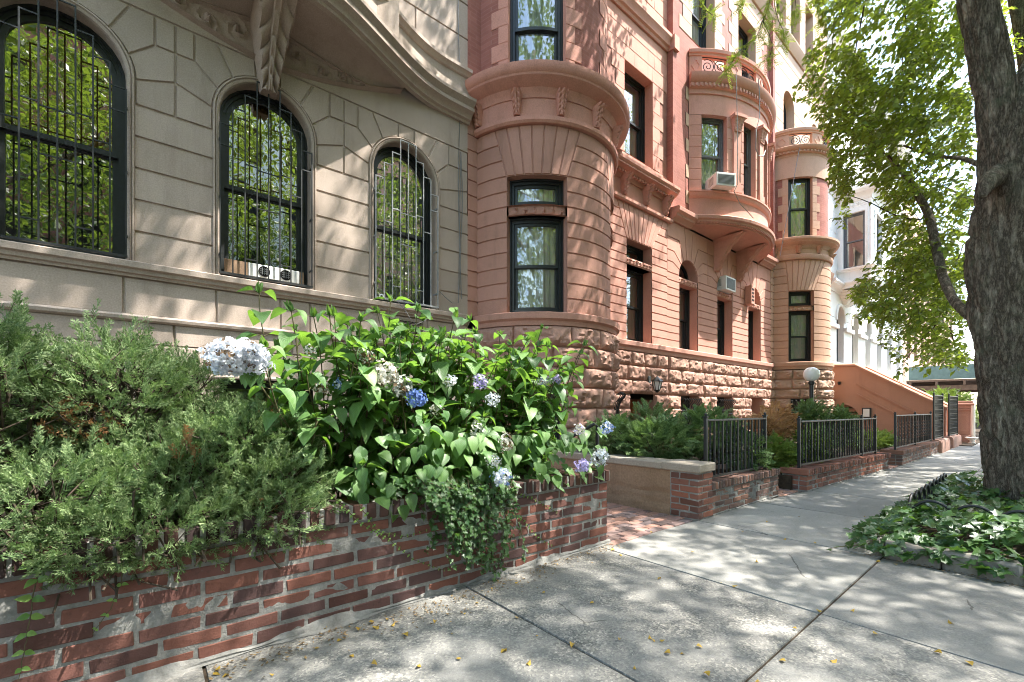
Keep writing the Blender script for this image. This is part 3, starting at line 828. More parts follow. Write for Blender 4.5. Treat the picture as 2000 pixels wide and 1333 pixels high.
# ------------------------------------------------------------------ round-bay brownstones
def pillow_s(mb, mp, a0, b0, a1, b1, z0, z1, g=0.018, edges=(1, 1, 1, 1), nu=2, mat=0, o=0.0, gw=0.008, ch=0.007):
    """course block whose ends may lean: [a0, b0] at z0, [a1, b1] at z1"""
    l, r, b, t = edges
    zs = [(z0, 1), (z0 + gw, 1), (z0 + gw + ch, 0)] if b else [(z0, 0)]
    zs += [(z1 - gw - ch, 0), (z1 - gw, 1), (z1, 1)] if t else [(z1, 0)]
    rows = []
    for z, f in zs:
        k = (z - z0) / (z1 - z0); A = a0 + (a1 - a0) * k; B = b0 + (b1 - b0) * k
        us = [(A, 1), (A + gw, 1), (A + gw + ch, 0)] if l else [(A, 0)]
        ue = [(B - gw - ch, 0), (B - gw, 1), (B, 1)] if r else [(B, 0)]
        mid = [(x, 0) for x in lin(us[-1][0], ue[0][0], nu)[1:-1]]
        rows.append([mp(u, o - g * max(e, f), z) for u, e in us + mid + ue])
    mb.grid(rows, mat)

def splayed_zone(mb, mp, uL, uR, traps, z0, z1, nz, nuf, mat=0, nv=7, ends=(0, 0)):
    """coursed wall with splayed flat arches; traps: (bottom left, bottom right, top left, top right)"""
    for k in range(nz):
        a, b = z0 + (z1 - z0) * k / nz, z0 + (z1 - z0) * (k + 1) / nz
        e = lambda t, z, i: t[i] + (t[i + 2] - t[i]) * (z - z0) / (z1 - z0)
        cur0 = cur1 = uL; fl = 0
        for t in traps:
            if e(t, a, 0) - cur0 > 0.03:
                pillow_s(mb, mp, cur0, e(t, a, 0), cur1, e(t, b, 0), a, b, edges=(fl, 1, 1, 1), nu=nuf(e(t, a, 0) - cur0), mat=mat)
            cur0, cur1 = e(t, a, 1), e(t, b, 1); fl = 1
        if uR - cur0 > 0.03: pillow_s(mb, mp, cur0, uR, cur1, uR, a, b, edges=(fl, 0, 1, 1), nu=nuf(uR - cur0), mat=mat)
    for t in traps:
        for i in range(nv):
            f = lambda i, j: t[j] + (t[j + 1] - t[j]) * i / nv
            pillow_s(mb, mp, f(i, 0), f(i + 1, 0), f(i, 2), f(i + 1, 2), z0, z1, nu=2, mat=mat)

def cornice_prof(z0, z1, p):
    h = z1 - z0
    return [(-0.04, z0), (0.03, z0), (0.04, z0 + 0.12 * h), (0.10 * p + 0.03, z0 + 0.2 * h), (0.3 * p, z0 + 0.32 * h), (0.55 * p, z0 + 0.42 * h), (0.8 * p, z0 + 0.55 * h), (0.83 * p, z0 + 0.62 * h), (0.9 * p, z0 + 0.66 * h),
            (p, z0 + 0.78 * h), (p, z0 + 0.97 * h), (p - 0.02, z1), (-0.1, z1 + 0.02)]

def quoined(mb_s, mb_b, mp, uL, uR, openings, z0, z1, nuf, hh=0.29, wide=(0.17, 0.30)):
    """alternating stone quoins round the openings (mb_s), brick between them (mb_b)"""
    n = max(1, round((z1 - z0) / hh)); zs = lin(z0, z1, n)
    for k in range(n):
        a, b = zs[k], zs[k + 1]; m = (a + b) / 2; wq = wide[k % 2]
        iv = []
        for q in openings:
            if q[2] - 0.01 < m < q[3] + 0.01: iv.append((q[0], q[1]))
        cur = uL
        stones = []
        for i, (qa, qb) in enumerate(iv): stones += [(max(cur, qa - wq), qa), (qb, qb + wq)]
        segs = []; pos = uL
        for i, (qa, qb) in enumerate(iv):
            s0 = max(pos, qa - wq)
            if s0 > pos + 0.01: segs.append((pos, s0, 'b'))
            if qa > s0 + 0.01: segs.append((s0, qa, 's'))
            nx = iv[i + 1][0] if i + 1 < len(iv) else uR
            s1 = min(qb + wq, nx); segs.append((qb, s1, 's')); pos = s1
        if pos < uR - 0.01: segs.append((pos, uR, 'b' if iv else 'b'))
        for s0, s1, ty in segs:
            if ty == 's': pillow(mb_s, mp, s0, s1, a, b, 0.006, (0, 0, 1, 1), nuf(s1 - s0), gw=0.004, ch=0.004)
            else:
                us = lin(s0, s1, nuf(s1 - s0)); mb_b.grid([[mp(u, -0.012, z) for u in us] for z in (a, b)], 1)

def scrollwork(house, mp, u0, u1, z0, z1, o=-0.05):
    m = MB(); w = u1 - u0; h = z1 - z0; n = max(1, round(w / (h * 1.1)))
    for k in range(n):
        for q in (0, 1):
            c = (u0 + w * (k + 0.25 + 0.5 * q) / n, (z0 + z1) / 2); sg = 1 if q else -1
            pts = []
            for i in range(26):
                a = i * 0.5; r = h * 0.40 * (1 - i / 28)
                pts.append(mp(c[0] + sg * r * math.cos(a + 1.0), o, c[1] + r * math.sin(a + 1.0)))
            m.tube(pts, 0.012, 4)
    for z in (z0 + 0.01, z1 - 0.01): m.tube([mp(u, o, z) for u in lin(u0, u1, 6)], 0.01, 4)
    return m.build('iron_scrollwork', M['iron'], house, 60)

def diamond(mb, mp, uc, zc, w, h, o):
    q = [(uc, zc - h), (uc + w, zc), (uc, zc + h), (uc - w, zc)]; k = 0.72
    inn = [(uc + (u - uc) * k, zc + (z - zc) * k) for u, z in q]
    ringframe(mb, mp, q, inn, o + 0.015, o - 0.01, outer=True)

def round_bay(house, cs, R, Z, mats, upper, deg=(58.6, 21.3)):
    cd = 6.25
    mp = cyl_map(cs, cd, R); th = math.acos(0.25 / R); E = R * th
    nuf = lambda w: max(1, int(abs(w) / 0.11))
    wa = R * rad(deg[1]); wb = R * rad(deg[0])
    wins = [(-wb, -wa), (wa, wb)]
    # rock-faced foot
    m = MB(); bw = [(a + 0.06, b - 0.06, 0.3, 1.53) for a, b in wins]
    rock_courses(m, mp, Z['rock'], -E, E, bw, 0, 0.5, 1.0, 0.03, 0.07)
    for q in bw: reveal(m, mp, outline(*q), 0.02, -0.3)
    m.build('rock_faced_base', M[mats[0]], house, 35)
    # smooth coursed wall
    m = MB(); b = Z['band']
    ops = [(p, q, Z['sill'], Z['ttop']) for p, q in wins]
    n = max(4, round((Z['ttop'] - b[1]) / 0.249))
    courses(m, mp, lin(b[1], Z['ttop'], n), -E, E, ops, nuf)
    traps = [(p, q, R * rad(-66.4), R * rad(-12.3)) if p < 0 else (p, q, R * rad(12.3), R * rad(66.4)) for p, q in wins]
    splayed_zone(m, mp, -E, E, traps, Z['ttop'], Z['str'][0], max(2, round((Z['str'][0] - Z['ttop']) / 0.249)), nuf)
    for p, q in wins:
        reveal(m, mp, outline(p, q, Z['sill'], Z['ltop']), -0.018, -0.3); reveal(m, mp, outline(p, q, Z['tbot'], Z['ttop']), -0.018, -0.3)
    m.build('bay_wall', M[mats[1]], house, 30)
    us = lin(-E, E, 40)
    m = MB(); d = b[1] - b[0]
    sweep(m, mp, us, [(-0.02, b[0]), (0.05, b[0]), (0.055, b[0] + 0.35 * d), (0.08, b[0] + 0.45 * d), (0.10, b[0] + 0.5 * d), (0.105, b[0] + 0.95 * d), (0.09, b[1]), (-0.3, b[1] + 0.02)])
    m.build('sill_band', M[mats[1]], house, 30)
    for p, q in wins:
        m = MB(); relief(m, mp, p, q, Z['ltop'] + 0.01, Z['tbot'] - 0.01, -0.06, 0.035, 0.075, 0.016); mbox(m, mp, p, q, -0.3, -0.068, Z['ltop'], Z['tbot'], 4)
        m.build('carved_lintel', M[mats[1]], house, 50)
    for p, q in wins:
        window(house, mp, p, q, Z['sill'], Z['ltop'], 0.17, None, None, 'curtain', 0.075, 0.045)
        window(house, mp, p, q, Z['tbot'], Z['ttop'], 0.17, None, None, 'curtain', 0.075, 0.05, single=True)
    for q in bw:
        window(house, mp, *q, 0.2, None, None, None, 0.05, 0.04, single=True)
    # string, bracketed frieze, cornice
    m = MB(); s0, s1 = Z['str']
    sweep(m, mp, us, [(-0.02, s0), (0.05, s0), (0.075, s0 + 0.3 * (s1 - s0)), (0.075, s0 + 0.8 * (s1 - s0)), (0.04, s1), (-0.02, s1)])
    f0, f1 = s1, Z['corn'][0]
    m.grid([[mp(u, 0.015, z) for u in us] for z in (f0, f1)])
    m.build('frieze', M[mats[2]], house, 30)
    for k in range(7):
        u = R * rad(-78 + 26 * k); m = MB(); bracket(m, mp, u, 0.10, 0.16, f0 + 0.01, f1 + 0.06, 0.05, 0.17, carve=0.04, nt=30, nv=12); m.build('bracket', M[mats[2]], house, 50)
    m = MB(); sweep(m, mp, us, cornice_prof(*Z['corn'], Z['proj'])); m.build('cornice', M[mats[2]], house, 30)
    R2 = R - 0.06; mp2 = cyl_map(cs, cd, R2); E2 = R2 * math.acos(0.25 / R2)
    wins2 = [(-R2 * rad(deg[0]), -R2 * rad(deg[1])), (R2 * rad(deg[1]), R2 * rad(deg[0]))]
    sb = MB(); bb = sb; z0, z1, zt = upper['sill'], upper['top'], upper['end']
    mbox(sb, mp2, -E2, E2, -0.05, 0, Z['corn'][1], z0, 40)
    quoined(sb, bb, mp2, -E2, E2, [(p, q, z0, z1) for p, q in wins2], z0, z1, nuf)
    sb.grid([[mp2(u, 0.02, z) for u in us] for z in (z1, zt)]); sb.grid([[mp2(u, -0.02 + 0.04 * j, z1) for u in us] for j in (0, 1)])
    for p, q in wins2: reveal(sb, mp2, outline(p, q, z0, z1), 0.0, -0.3)
    sb.build('upper_bay_wall', [M[mats[2]], M['facebrick']], house, 30)
    for p, q in wins2: window(house, mp2, p, q, z0, z1, 0.13, upper.get('mid'), None, 'curtain', 0.075, 0.05)
    return mp2, E2, R2

def balcony(house, mp, E, z0, z1, mat, piers, dent=(9.45, 9.92), nu=36, proj=0.16):
    us = lin(-E, E, nu); d0, d1 = dent
    m = MB(); sweep(m, mp, us, [(-0.02, d0), (0.03, d0), (0.035, d0 + 0.25 * (d1 - d0)), (0.09, d0 + 0.30 * (d1 - d0)), (0.09, d0 + 0.5 * (d1 - d0)), (proj, d0 + 0.6 * (d1 - d0)), (proj + 0.05, d0 + 0.8 * (d1 - d0)), (proj + 0.06, d1 - 0.02), (proj + 0.03, d1), (-0.6, d1 + 0.03)])
    n = int(2 * E / 0.11); h = d1 - d0
    for i in range(n):
        u = -E + (i + 0.5) * 2 * E / n; mbox(m, mp, u - 0.028, u + 0.028, 0.085, 0.125, d0 + 0.32 * h, d0 + 0.49 * h)
    m.build('dentil_cornice', M[mat], house, 30)
    m = MB(); zr = z1 - 0.16
    for a, b in piers:
        mbox(m, mp, a, b, -0.12, 0.0, z0, zr, max(2, int((b - a) / 0.1))); diamond(m, mp, (a + b) / 2, (z0 + zr) / 2, min(0.14, (b - a) * 0.36), (zr - z0) * 0.40, 0.0)
    sweep(m, mp, us, [(-0.14, zr), (0.02, zr), (0.03, zr + 0.05), (0.06, zr + 0.06), (0.07, z1 - 0.02), (0.05, z1), (-0.14, z1)])
    m.build('balcony_parapet', M[mat], house, 30)
    for (a, b), (c, d) in zip(piers, piers[1:]): scrollwork(house, mp, b + 0.005, c - 0.005, z0 + 0.02, zr)

def guard(house, mp, ua, ub, za, zb, o=0.05, name='window_guard'):
    """bulging basement window guard with scrolled heads"""
    g = MB(); n = max(4, int((ub - ua) / 0.11))
    for i in range(n + 1):
        u = ua + (ub - ua) * i / n
        pts = [mp(u, o, za), mp(u, o, zb - 0.28), mp(u, o + 0.03, zb - 0.18), mp(u, o + 0.10, zb - 0.10), mp(u, o + 0.12, zb - 0.05), mp(u, o + 0.08, zb - 0.02), mp(u, o + 0.03, zb - 0.04)]
        g.tube(pts, 0.011, 5)
    for z in (za + 0.1, zb - 0.32, zb - 0.42): mbox(g, mp, ua - 0.02, ub + 0.02, o - 0.012, o + 0.012, z - 0.012, z + 0.012, 2)
    return g.build(name, M['iron'], house, 60)

# ---- first red brownstone: round bay, one flat window bay
ROCKZ = [-1.0, -0.6, -0.15, 0.20, 0.55, 0.88, 1.20, 1.53, 1.85, 2.175, 2.50]
b2 = thing('row_house', 'salmon red brownstone with a broad round bay rising beside the limestone house', 'house', (7, 6, 0))
ZB = dict(rock=ROCKZ, band=(2.50, 2.70), sill=2.72, ltop=4.26, tbot=4.42, ttop=4.88, str=(5.66, 5.78), corn=(6.06, 6.47), proj=0.28)
round_bay(b2, 5.70, 1.5, ZB, ('rock', 'brown', 'pink_smooth'), dict(sill=6.52, top=9.3, end=10.6, mid=7.35))
nuf1 = lambda w: 1
X0, X1 = 4.03, 9.95
m = MB()
courses(m, P6, lin(2.70, 5.66, 12), X0, 4.235); courses(m, P6, lin(5.66, 6.47, 2), X0, 4.235)
m.build('wall_return', M['brown'], b2, 30)
m = MB(); m.grid([[P6(u, 0.0, z) for u in (X0, 4.3)] for z in (6.47, 14.0)]); m.build('wall_return_brick', M['facebrick'], b2)
m = MB(); rock_courses(m, P6, ROCKZ, X0, 4.235); m.build('rock_faced_return', M['rock'], b2, 35)
m = MB()
dr = (8.40, 9.34, -1.0, 1.40)
rock_courses(m, P6, ROCKZ, 7.165, X1, [dr], 0, 0.42, 0.9); reveal(m, P6, outline(*dr), 0.01, -0.5)
m.build('rock_faced_base', M['rock'], b2, 35)
m = MB(); WA = (8.30, 9.29)
courses(m, P6, lin(2.72, 5.02, 12), 7.165, X1, [(WA[0], WA[1], 2.72, 5.02)])
splayed_zone(m, P6, 7.165, X1, [(WA[0], WA[1], 7.95, 9.80)], 5.02, 5.80, 4, lambda w: 2, nv=9)
for za, zb in ((2.72, 4.45), (4.60, 5.02)): reveal(m, P6, outline(*WA, za, zb), -0.018, -0.4)
m.build('wall', M['b3stone'], b2, 30)
us1 = lin(7.165, X1 + 0.17, 1)
m = MB(); sweep(m, P6, us1, [(-0.02, 2.50), (0.05, 2.50), (0.055, 2.57), (0.08, 2.60), (0.10, 2.61), (0.105, 2.70), (0.09, 2.715), (-0.4, 2.73)]); m.build('sill_band', M['b3stone'], b2, 30)
m = MB(); relief(m, P6, WA[0], WA[1], 4.46, 4.59, 0.0, 0.05, 0.065, 0.016); mbox(m, P6, WA[0], WA[1], -0.4, -0.012, 4.45, 4.60); m.build('carved_lintel', M['b3stone'], b2, 50)
window(b2, P6, WA[0], WA[1], 2.74, 4.45, 0.27, None, None, 'curtain', 0.07, 0.05)
window(b2, P6, WA[0], WA[1], 4.60, 5.02, 0.27, None, None, None, 0.07, 0.05, single=True)
m = MB(); m.grid([[P6(u, 0.0, z) for u in (7.165, X1)] for z in (5.80, 6.30)])
sweep(m, P6, us1, [(-0.02, 5.80), (0.05, 5.80), (0.07, 5.83), (0.07, 5.89), (0.03, 5.91), (-0.02, 5.91)]); m.build('frieze', M['pink_smooth'], b2, 30)
for u in (8.15, 9.0, 9.82):
    m = MB(); bracket(m, P6, u, 0.12, 0.19, 5.92, 6.34, 0.05, 0.22, carve=0.05, nt=30, nv=12); m.build('bracket', M['pink_smooth'], b2, 50)
m = MB(); sweep(m, P6, us1, cornice_prof(6.28, 6.62, 0.26))
n = 26
for i in range(n): mbox(m, P6, 7.2 + i * 0.107, 7.2 + i * 0.107 + 0.06, 0.08, 0.135, 6.35, 6.40)
relief(m, P6, 7.3, X1 + 0.1, 6.445, 6.50, 0.225, 0.02, 0.026, 0.014)
m.build('entablature', M['pink_smooth'], b2, 30)
sb = MB(); bb = sb; W2 = (8.22, 9.33, 6.92, 8.98)
courses(sb, P6, [6.62, 6.92], 6.9, X1)
quoined(sb, bb, P6, 6.9, X1, [W2], W2[2], W2[3], lambda w: 1, 0.34, (0.30, 0.46))
courses(sb, P6, lin(W2[3], 10.0, 3), 6.9, X1, joints=lambda k: [7.6 + 0.3 * k, 8.6 - 0.2 * k, 9.3 + 0.1 * k], g=0.006)
reveal(sb, P6, outline(*W2), 0.0, -0.35)
sweep(sb, P6, lin(6.9, X1 + 0.17, 1), [(-0.02, 10.0), (0.04, 10.0), (0.06, 10.06), (0.10, 10.09), (0.12, 10.2), (0.16, 10.26), (0.16, 10.34), (0, 10.38)])
courses(sb, P6, [10.36 + 0.4 * k for k in range(10)], 6.9, X1, [(8.0, 9.3, 10.9, 13.2)], joints=lambda k: [7.4 + 0.25 * (k % 2), 9.6 - 0.2 * (k % 2)], g=0.006)
reveal(sb, P6, outline(8.0, 9.3, 10.76, 13.16), 0.0, -0.35)
sb.build('upper_wall', [M['pink'], M['facebrick_pale']], b2, 30)
window(b2, P6, *W2, 0.25, None, None, 'curtain', 0.075, 0.05)
window(b2, P6, 8.0, 9.3, 10.76, 13.16, 0.25, None, None, 'curtain', 0.075, 0.05)
m = MB(); mbox(m, P6, X1, X1 + 0.18, -0.05, 0.16, 6.63, 15.0); m.build('pilaster', M['facebrick'], b2)
m = MB(); mbox(m, P6, X1 - 0.02, X1 + 0.20, -0.04, 0.22, 10.0, 10.34); m.build('pilaster_band', M['pink_smooth'], b2)
body(b2, X0 + 0.02, X1 - 0.01, 13.9)
d_ = MB(); mbox(d_, P6, dr[0], dr[1], -0.5, -0.44, -1.0, 1.40)
for k in range(2):
    ringframe(d_, P6, outline(dr[0] + 0.08 + 0.40 * k, dr[0] + 0.46 + 0.40 * k, 0.35, 1.3), outline(dr[0] + 0.13 + 0.40 * k, dr[0] + 0.41 + 0.40 * k, 0.40, 1.25), -0.42, -0.45, outer=True)
d_.build('door', M['wood'], b2)
# wall lantern by the basement door
t_ = thing('wall_lantern', 'black coach lantern with frosted panes on the rock-faced wall above the orange door', 'lantern', (9.05, 5.8, 1.7))
lx, ly, lz = 9.10, 5.74, 1.62
m = MB(); m.box(lx - 0.05, lx + 0.05, 5.93, 5.96, lz + 0.08, lz + 0.34, bev=0.008)
m.tube([(lx, 5.93, lz + 0.15), (lx, 5.84, lz + 0.10), (lx, 5.78, lz + 0.2), (lx, ly, lz + 0.33), (lx, ly, lz + 0.27)], 0.012, 6)
m.lathe((lx, ly, lz), [(0.0, 0.33), (0.02, 0.31), (0.05, 0.28), (0.13, 0.215), (0.135, 0.20), (0.0, 0.20)], 6)
m.lathe((lx, ly, lz), [(0.0, -0.06), (0.02, -0.05), (0.065, -0.01), (0.07, 0.005), (0.0, 0.005)], 6)
for k in range(6):
    a = math.pi / 3 * k; m.bar((lx + 0.062 * math.cos(a), ly + 0.062 * math.sin(a), lz), (lx + 0.115 * math.cos(a), ly + 0.115 * math.sin(a), lz + 0.2), 0.012)
m.build('bracket_and_cage', M['iron'], t_, 40)
m = MB(); m.lathe((lx, ly, lz), [(0.055, 0.008), (0.105, 0.198)], 6); m.build('glass_panes', M['globe'], t_)

# ---- middle brownstone with the bowed oriel
b3 = thing('row_house', 'terracotta brownstone with a bowed oriel and scrolled iron balcony on two consoles', 'house', (13, 6, 0))
X0, X1 = 10.12, 16.4
WB = [11.0, 13.05, 15.1]; HW = 0.475; SP3 = 4.60
m = MB()
bops = [(10.55, 11.44, 0.3, 1.50), (12.48, 13.45, 0.3, 1.50), (14.75, 15.62, -1.0, 1.50)]
rock_courses(m, P6, ROCKZ, 9.95, X1, [(q[0], q[1], q[2], 1.53) for q in bops], 0, 0.5, 1.0)
for q in bops: reveal(m, P6, outline(q[0], q[1], q[2], 1.53), 0.01, -0.4)
m.build('rock_faced_base', M['rock'], b3, 35)
m = MB(); mids = [9.95, (WB[0] + WB[1]) / 2, (WB[1] + WB[2]) / 2, X1]
courses(m, P6, lin(2.72, SP3, 10), 9.95, X1, [(c - HW, c + HW, 2.7, 9) for c in WB])
for i, c in enumerate(WB):
    for sgn, mid in ((-1, mids[i]), (1, mids[i + 1])):
        X = abs(mid - c); q = X / 1.025; top = 5.90 - SP3
        f = lambda pts: [(c + sgn * x, SP3 + z) for x, z in pts]
        arc = lambda a, b, n: [(HW * math.cos(rad(a + (b - a) * k / n)), HW * math.sin(rad(a + (b - a) * k / n))) for k in range(n + 1)]
        e1, e2, e3 = 0.78, 0.72, 0.48
        polystone(m, P6, f([(X, 0), (X, 0.28), (e1, 0.28)] + arc(18, 0, 4)))
        polystone(m, P6, f([(X, 0.28), (X, 0.56), (e2, 0.56)] + arc(38, 18, 4) + [(e1, 0.28)]))
        polystone(m, P6, f([(X, 0.56), (X, 0.88), (e3, 0.88)] + arc(58, 38, 4) + [(e2, 0.56)]))
        polystone(m, P6, f([(X, 0.88), (X, top), (0.22, top)] + arc(77, 58, 4) + [(e3, 0.88)]))
    polystone(m, P6, [(c - 0.22, 5.90)] + arcpts(c, SP3, HW, 103, 77, 4) + [(c + 0.22, 5.90)])
    reveal(m, P6, outline(c - HW, c + HW, 2.70, 5.1, 0, SP3), -0.018, -0.4)
m.build('wall', M['b3stone'], b3, 30)
m = MB(); sweep(m, P6, lin(X0, X1, 1), [(-0.02, 2.50), (0.05, 2.50), (0.055, 2.57), (0.08, 2.60), (0.10, 2.61), (0.105, 2.70), (0.09, 2.715), (-0.4, 2.73)]); m.build('sill_band', M['b3stone'], b3, 30)
for i, c in enumerate(WB):
    m = MB(); relief(m, P6, c - HW, c + HW, 4.43, 4.57, -0.02, 0.045, 0.07, 0.016); mbox(m, P6, c - HW, c + HW, -0.4, -0.032, 4.42, 4.58); m.build('carved_lintel', M['b3stone'], b3, 50)
    window(b3, P6, c - HW, c + HW, 2.74, 4.42, 0.27, None, None, 'curtain', 0.06, 0.045)
    o = [(c + HW * math.cos(a), SP3 + HW * math.sin(a)) for a in lin(0, math.pi, 14)]; k = [(c + (HW - 0.07) * math.cos(a), SP3 + 0.06 + (HW - 0.10) * math.sin(a)) for a in lin(0, math.pi, 14)]
    m = MB(); ringframe(m, P6, o, k, -0.26, -0.33); fo = m.build('window', M['frame'], b3, 40)
    m = MB(); pane_mesh(m, P6, k, -0.30); m.build('pane', M['glass'], fo)
for q in bops[:2]:
    window(b3, P6, q[0], q[1], q[2], 1.53, 0.25, None, None, None, single=True); guard(b3, P6, q[0] + 0.03, q[1] - 0.03, 0.3, 1.47, 0.03)
m = MB(); mbox(m, P6, bops[2][0], bops[2][1], -0.4, -0.36, -1.0, 1.53); m.build('door', M['pink_smooth'], b3)
# cornice and oriel
OC, OD, OR = 13.2, 8.26, 3.155
OM = cyl_map(OC, OD, OR); OE = OR * math.acos((OD - 6) / OR)
m = MB(); prof = [(-0.03, 5.90), (0.05, 5.90), (0.07, 5.94), (0.16, 6.0), (0.17, 6.05), (0.24, 6.10), (0.25, 6.18), (0.22, 6.21), (-0.03, 6.23)]
sweep(m, P6, [X0, 11.02], prof); sweep(m, P6, [15.38, X1], prof)
sweep(m, OM, lin(-OE, OE, 48), [(-0.3, 6.0), (0.06, 6.0), (0.07, 6.03), (0.13, 6.06), (0.135, 6.10), (0.18, 6.13), (0.19, 6.20), (0.16, 6.23), (-0.05, 6.24)])
n = 60
for i in range(n):
    u = -OE + (i + 0.5) * 2 * OE / n; mbox(m, OM, u - 0.022, u + 0.022, 0.06, 0.12, 6.03, 6.06)
m.build('cornice', M['b3stone'], b3, 30)
m = MB(); rows = []
for u in lin(-OE, OE, 48):
    a = OM(u, 0.05, 6.003); b = V((a.x, 5.99, 5.93)); rows.append([b.lerp(a, t) + V((0, 0, 0.03 * math.sin(t * math.pi))) for t in lin(0, 1, 6)])
m.grid(rows); m.build('oriel_soffit', M['b3stone'], b3, 40)
for dx in (-0.72, 0.72):
    m = MB(); bracket(m, P6, OC + dx, 0.20, 0.28, 5.08, 5.97, 0.06, 0.75, carve=0.06, nt=60, nv=16); m.build('console_bracket', M['b3stone'], b3, 50)
m = MB(); us = lin(-OE, OE, 48)
sweep(m, OM, us, [(-0.02, 6.22), (0.02, 6.24), (0.0, 6.30), (0.0, 6.72), (0.03, 6.74), (0.06, 6.78), (0.07, 6.84), (0.09, 6.86), (0.09, 6.90), (-0.3, 6.93)])
owin = [(-38.3, -25.1), (-14.6, -4.6), (4.6, 14.6), (25.1, 38.3)]; ow = [(OR * rad(a), OR * rad(b)) for a, b in owin]
OT = 8.92
courses(m, OM, lin(6.92, OT, 7), -OE, OE, [(a, b, 6.8, 9.5) for a, b in ow], lambda w: max(1, int(w / 0.12)), g=0.006)
m.grid([[OM(u, 0.0, z) for u in us] for z in (OT, 9.46)])
for a, b in ow: reveal(m, OM, outline(a, b, 6.92, OT), -0.0, -0.35)
m.build('oriel_wall', M['b3stone'], b3, 30)
for c in (-19.6, 0, 19.6):
    u = OR * rad(c); m = MB(); w = 0.15
    mbox(m, OM, u - w, u + w, -0.02, 0.07, 6.93, 7.10, 2); mbox(m, OM, u - w * 0.8, u + w * 0.8, -0.02, 0.05, 7.10, 8.55, 2); bracket(m, OM, u, 0.25, 0.36, 8.55, 8.88, 0.06, 0.14, carve=0.03, nt=16, nv=10); mbox(m, OM, u - 0.2, u + 0.2, -0.02, 0.18, 8.88, 8.96, 2)
    m.build('pilaster', M['b3stone'], b3, 40)
for i, (a, b) in enumerate(ow): window(b3, OM, a, b, 6.93, OT, 0.16, None, None, 'curtain' if i == 0 else None, 0.055, 0.045, 'greyframe')
pr = [(OR * rad(a), OR * rad(b)) for a, b in ((-44.0, -38), (-25, -16), (-4, 4), (16, 25), (38, 44.0))]
balcony(b3, OM, OE, 9.95, 10.62, 'b3stone', pr, (9.45, 9.92), 48)
sb = MB(); bb = sb; U3 = [(11.15, 12.42, 11.0, 13.4), (13.92, 15.19, 11.0, 13.4)]
quoined(sb, bb, P6, X0, X1, [(11.25, 15.15, 6.23, 9.95)], 6.23, 9.95, lambda w: 1, 0.34, (0.25, 0.4))
quoined(sb, bb, P6, X0, X1, U3, 9.95, 13.4, lambda w: 1, 0.34, (0.45, 0.62))
courses(sb, P6, lin(13.4, 14.2, 2), X0, X1); 
sweep(sb, P6, [X0, X1], [(-0.02, 14.2), (0.05, 14.2), (0.15, 14.35), (0.2, 14.5), (0, 14.55)])
W4 = [(10.9, 11.8, 15.0, 17.0), (12.2, 13.1, 15.0, 17.0), (13.5, 14.4, 15.0, 17.0), (14.8, 15.7, 15.0, 17.0)]
courses(sb, P6, lin(14.5, 17.5, 7), X0, X1, W4)
for q in U3 + W4: reveal(sb, P6, outline(*q), 0.0, -0.35); window(b3, P6, *q, 0.28, None, None, 'curtain', 0.07, 0.05)
sb.build('upper_wall', [M['b3pale'], M['facebrick']], b3, 30)
body(b3, 9.96, X1 - 0.01, 17.5)
m = MB(); mbox(m, P6, 16.28, 16.46, -0.05, 0.12, 6.24, 17.5); m.build('pilaster', M['facebrick'], b3)
# air conditioners on the oriel house
def ac(name, label, c, w, h, d, axis, mats=('whiteplastic', 'greyplastic')):
    t = thing(name, label, 'air conditioner', c)
    n = V(axis).normalized(); x = n.cross(V((0, 0, 1))).normalized() * -1; z = V((0, 0, 1))
    m = MB(); m.cbox(V(c), x, n, z, (w / 2, d / 2, h / 2), 0, 0.012); m.build('case', M[mats[0]], t)
    f = V(c) + n * (d / 2)
    m = MB(); m.cbox(f + n * 0.001, x, n, z, (w / 2 - 0.05, 0.004, h / 2 - 0.05)); g = m.build('grille', M[mats[1]], t)
    m = MB()
    for k in range(int(h / 0.03)):
        zz = -h / 2 + 0.06 + k * 0.03
        if zz < h / 2 - 0.06: m.cbox(f + n * 0.008 + z * zz, x, n, z, (w / 2 - 0.055, 0.003, 0.004))
    m.build('fins', M[mats[1]], g)
    m = MB()
    for k in range(7):
        for sd in (-1, 1): m.cbox(V(c) + x * (sd * (w / 2 + 0.001)) + n * (0.02) + z * (h * 0.28 - k * 0.03), x, n, z, (0.002, d * 0.2, 0.006))
    m.build('side_louvres', M['greyplastic'], t)
    return t
uac = OR * rad(-29.5); pc = OM(uac, 0.05, 7.09); ax = OM(uac, 1, 7.09) - OM(uac, 0, 7.09)
ac('air_conditioner', 'white window air conditioner jutting from the oriel window above the bowed sill', pc, 0.56, 0.34, 0.5, ax)
ac('air_conditioner', 'white framed air conditioner filling the small arched head of the middle window', (13.05, 6.08, 4.80), 0.62, 0.40, 0.5, (0, -1, 0))
t_ = thing('vent_box', 'terracotta painted vent box fixed beside the third arched window', 'vent', (14.45, 5.9, 4.6))
m = MB(); m.box(14.36, 14.62, 5.80, 6.0, 4.42, 5.0, bev=0.015); m.build('case', M['b3stone'], t_)
m = MB()
for k in range(4):
    for j in range(2): m.box(14.41 + j * 0.09, 14.47 + j * 0.09, 5.793, 5.798, 4.52 + k * 0.11, 4.58 + k * 0.11)
m.build('perforated_plate', M['dark'], t_)
cable('thin cable hanging from the oriel balcony past its bowed windows', [OM(OR * rad(-24 + 0.5 * math.sin(z)), 0.27, z) for z in lin(9.9, 7.0, 12)] + [OM(OR * rad(-23), 0.12, 6.9), OM(OR * rad(-20), 0.14, 6.6), OM(OR * rad(-13), 0.22, 6.25)], 0.01)
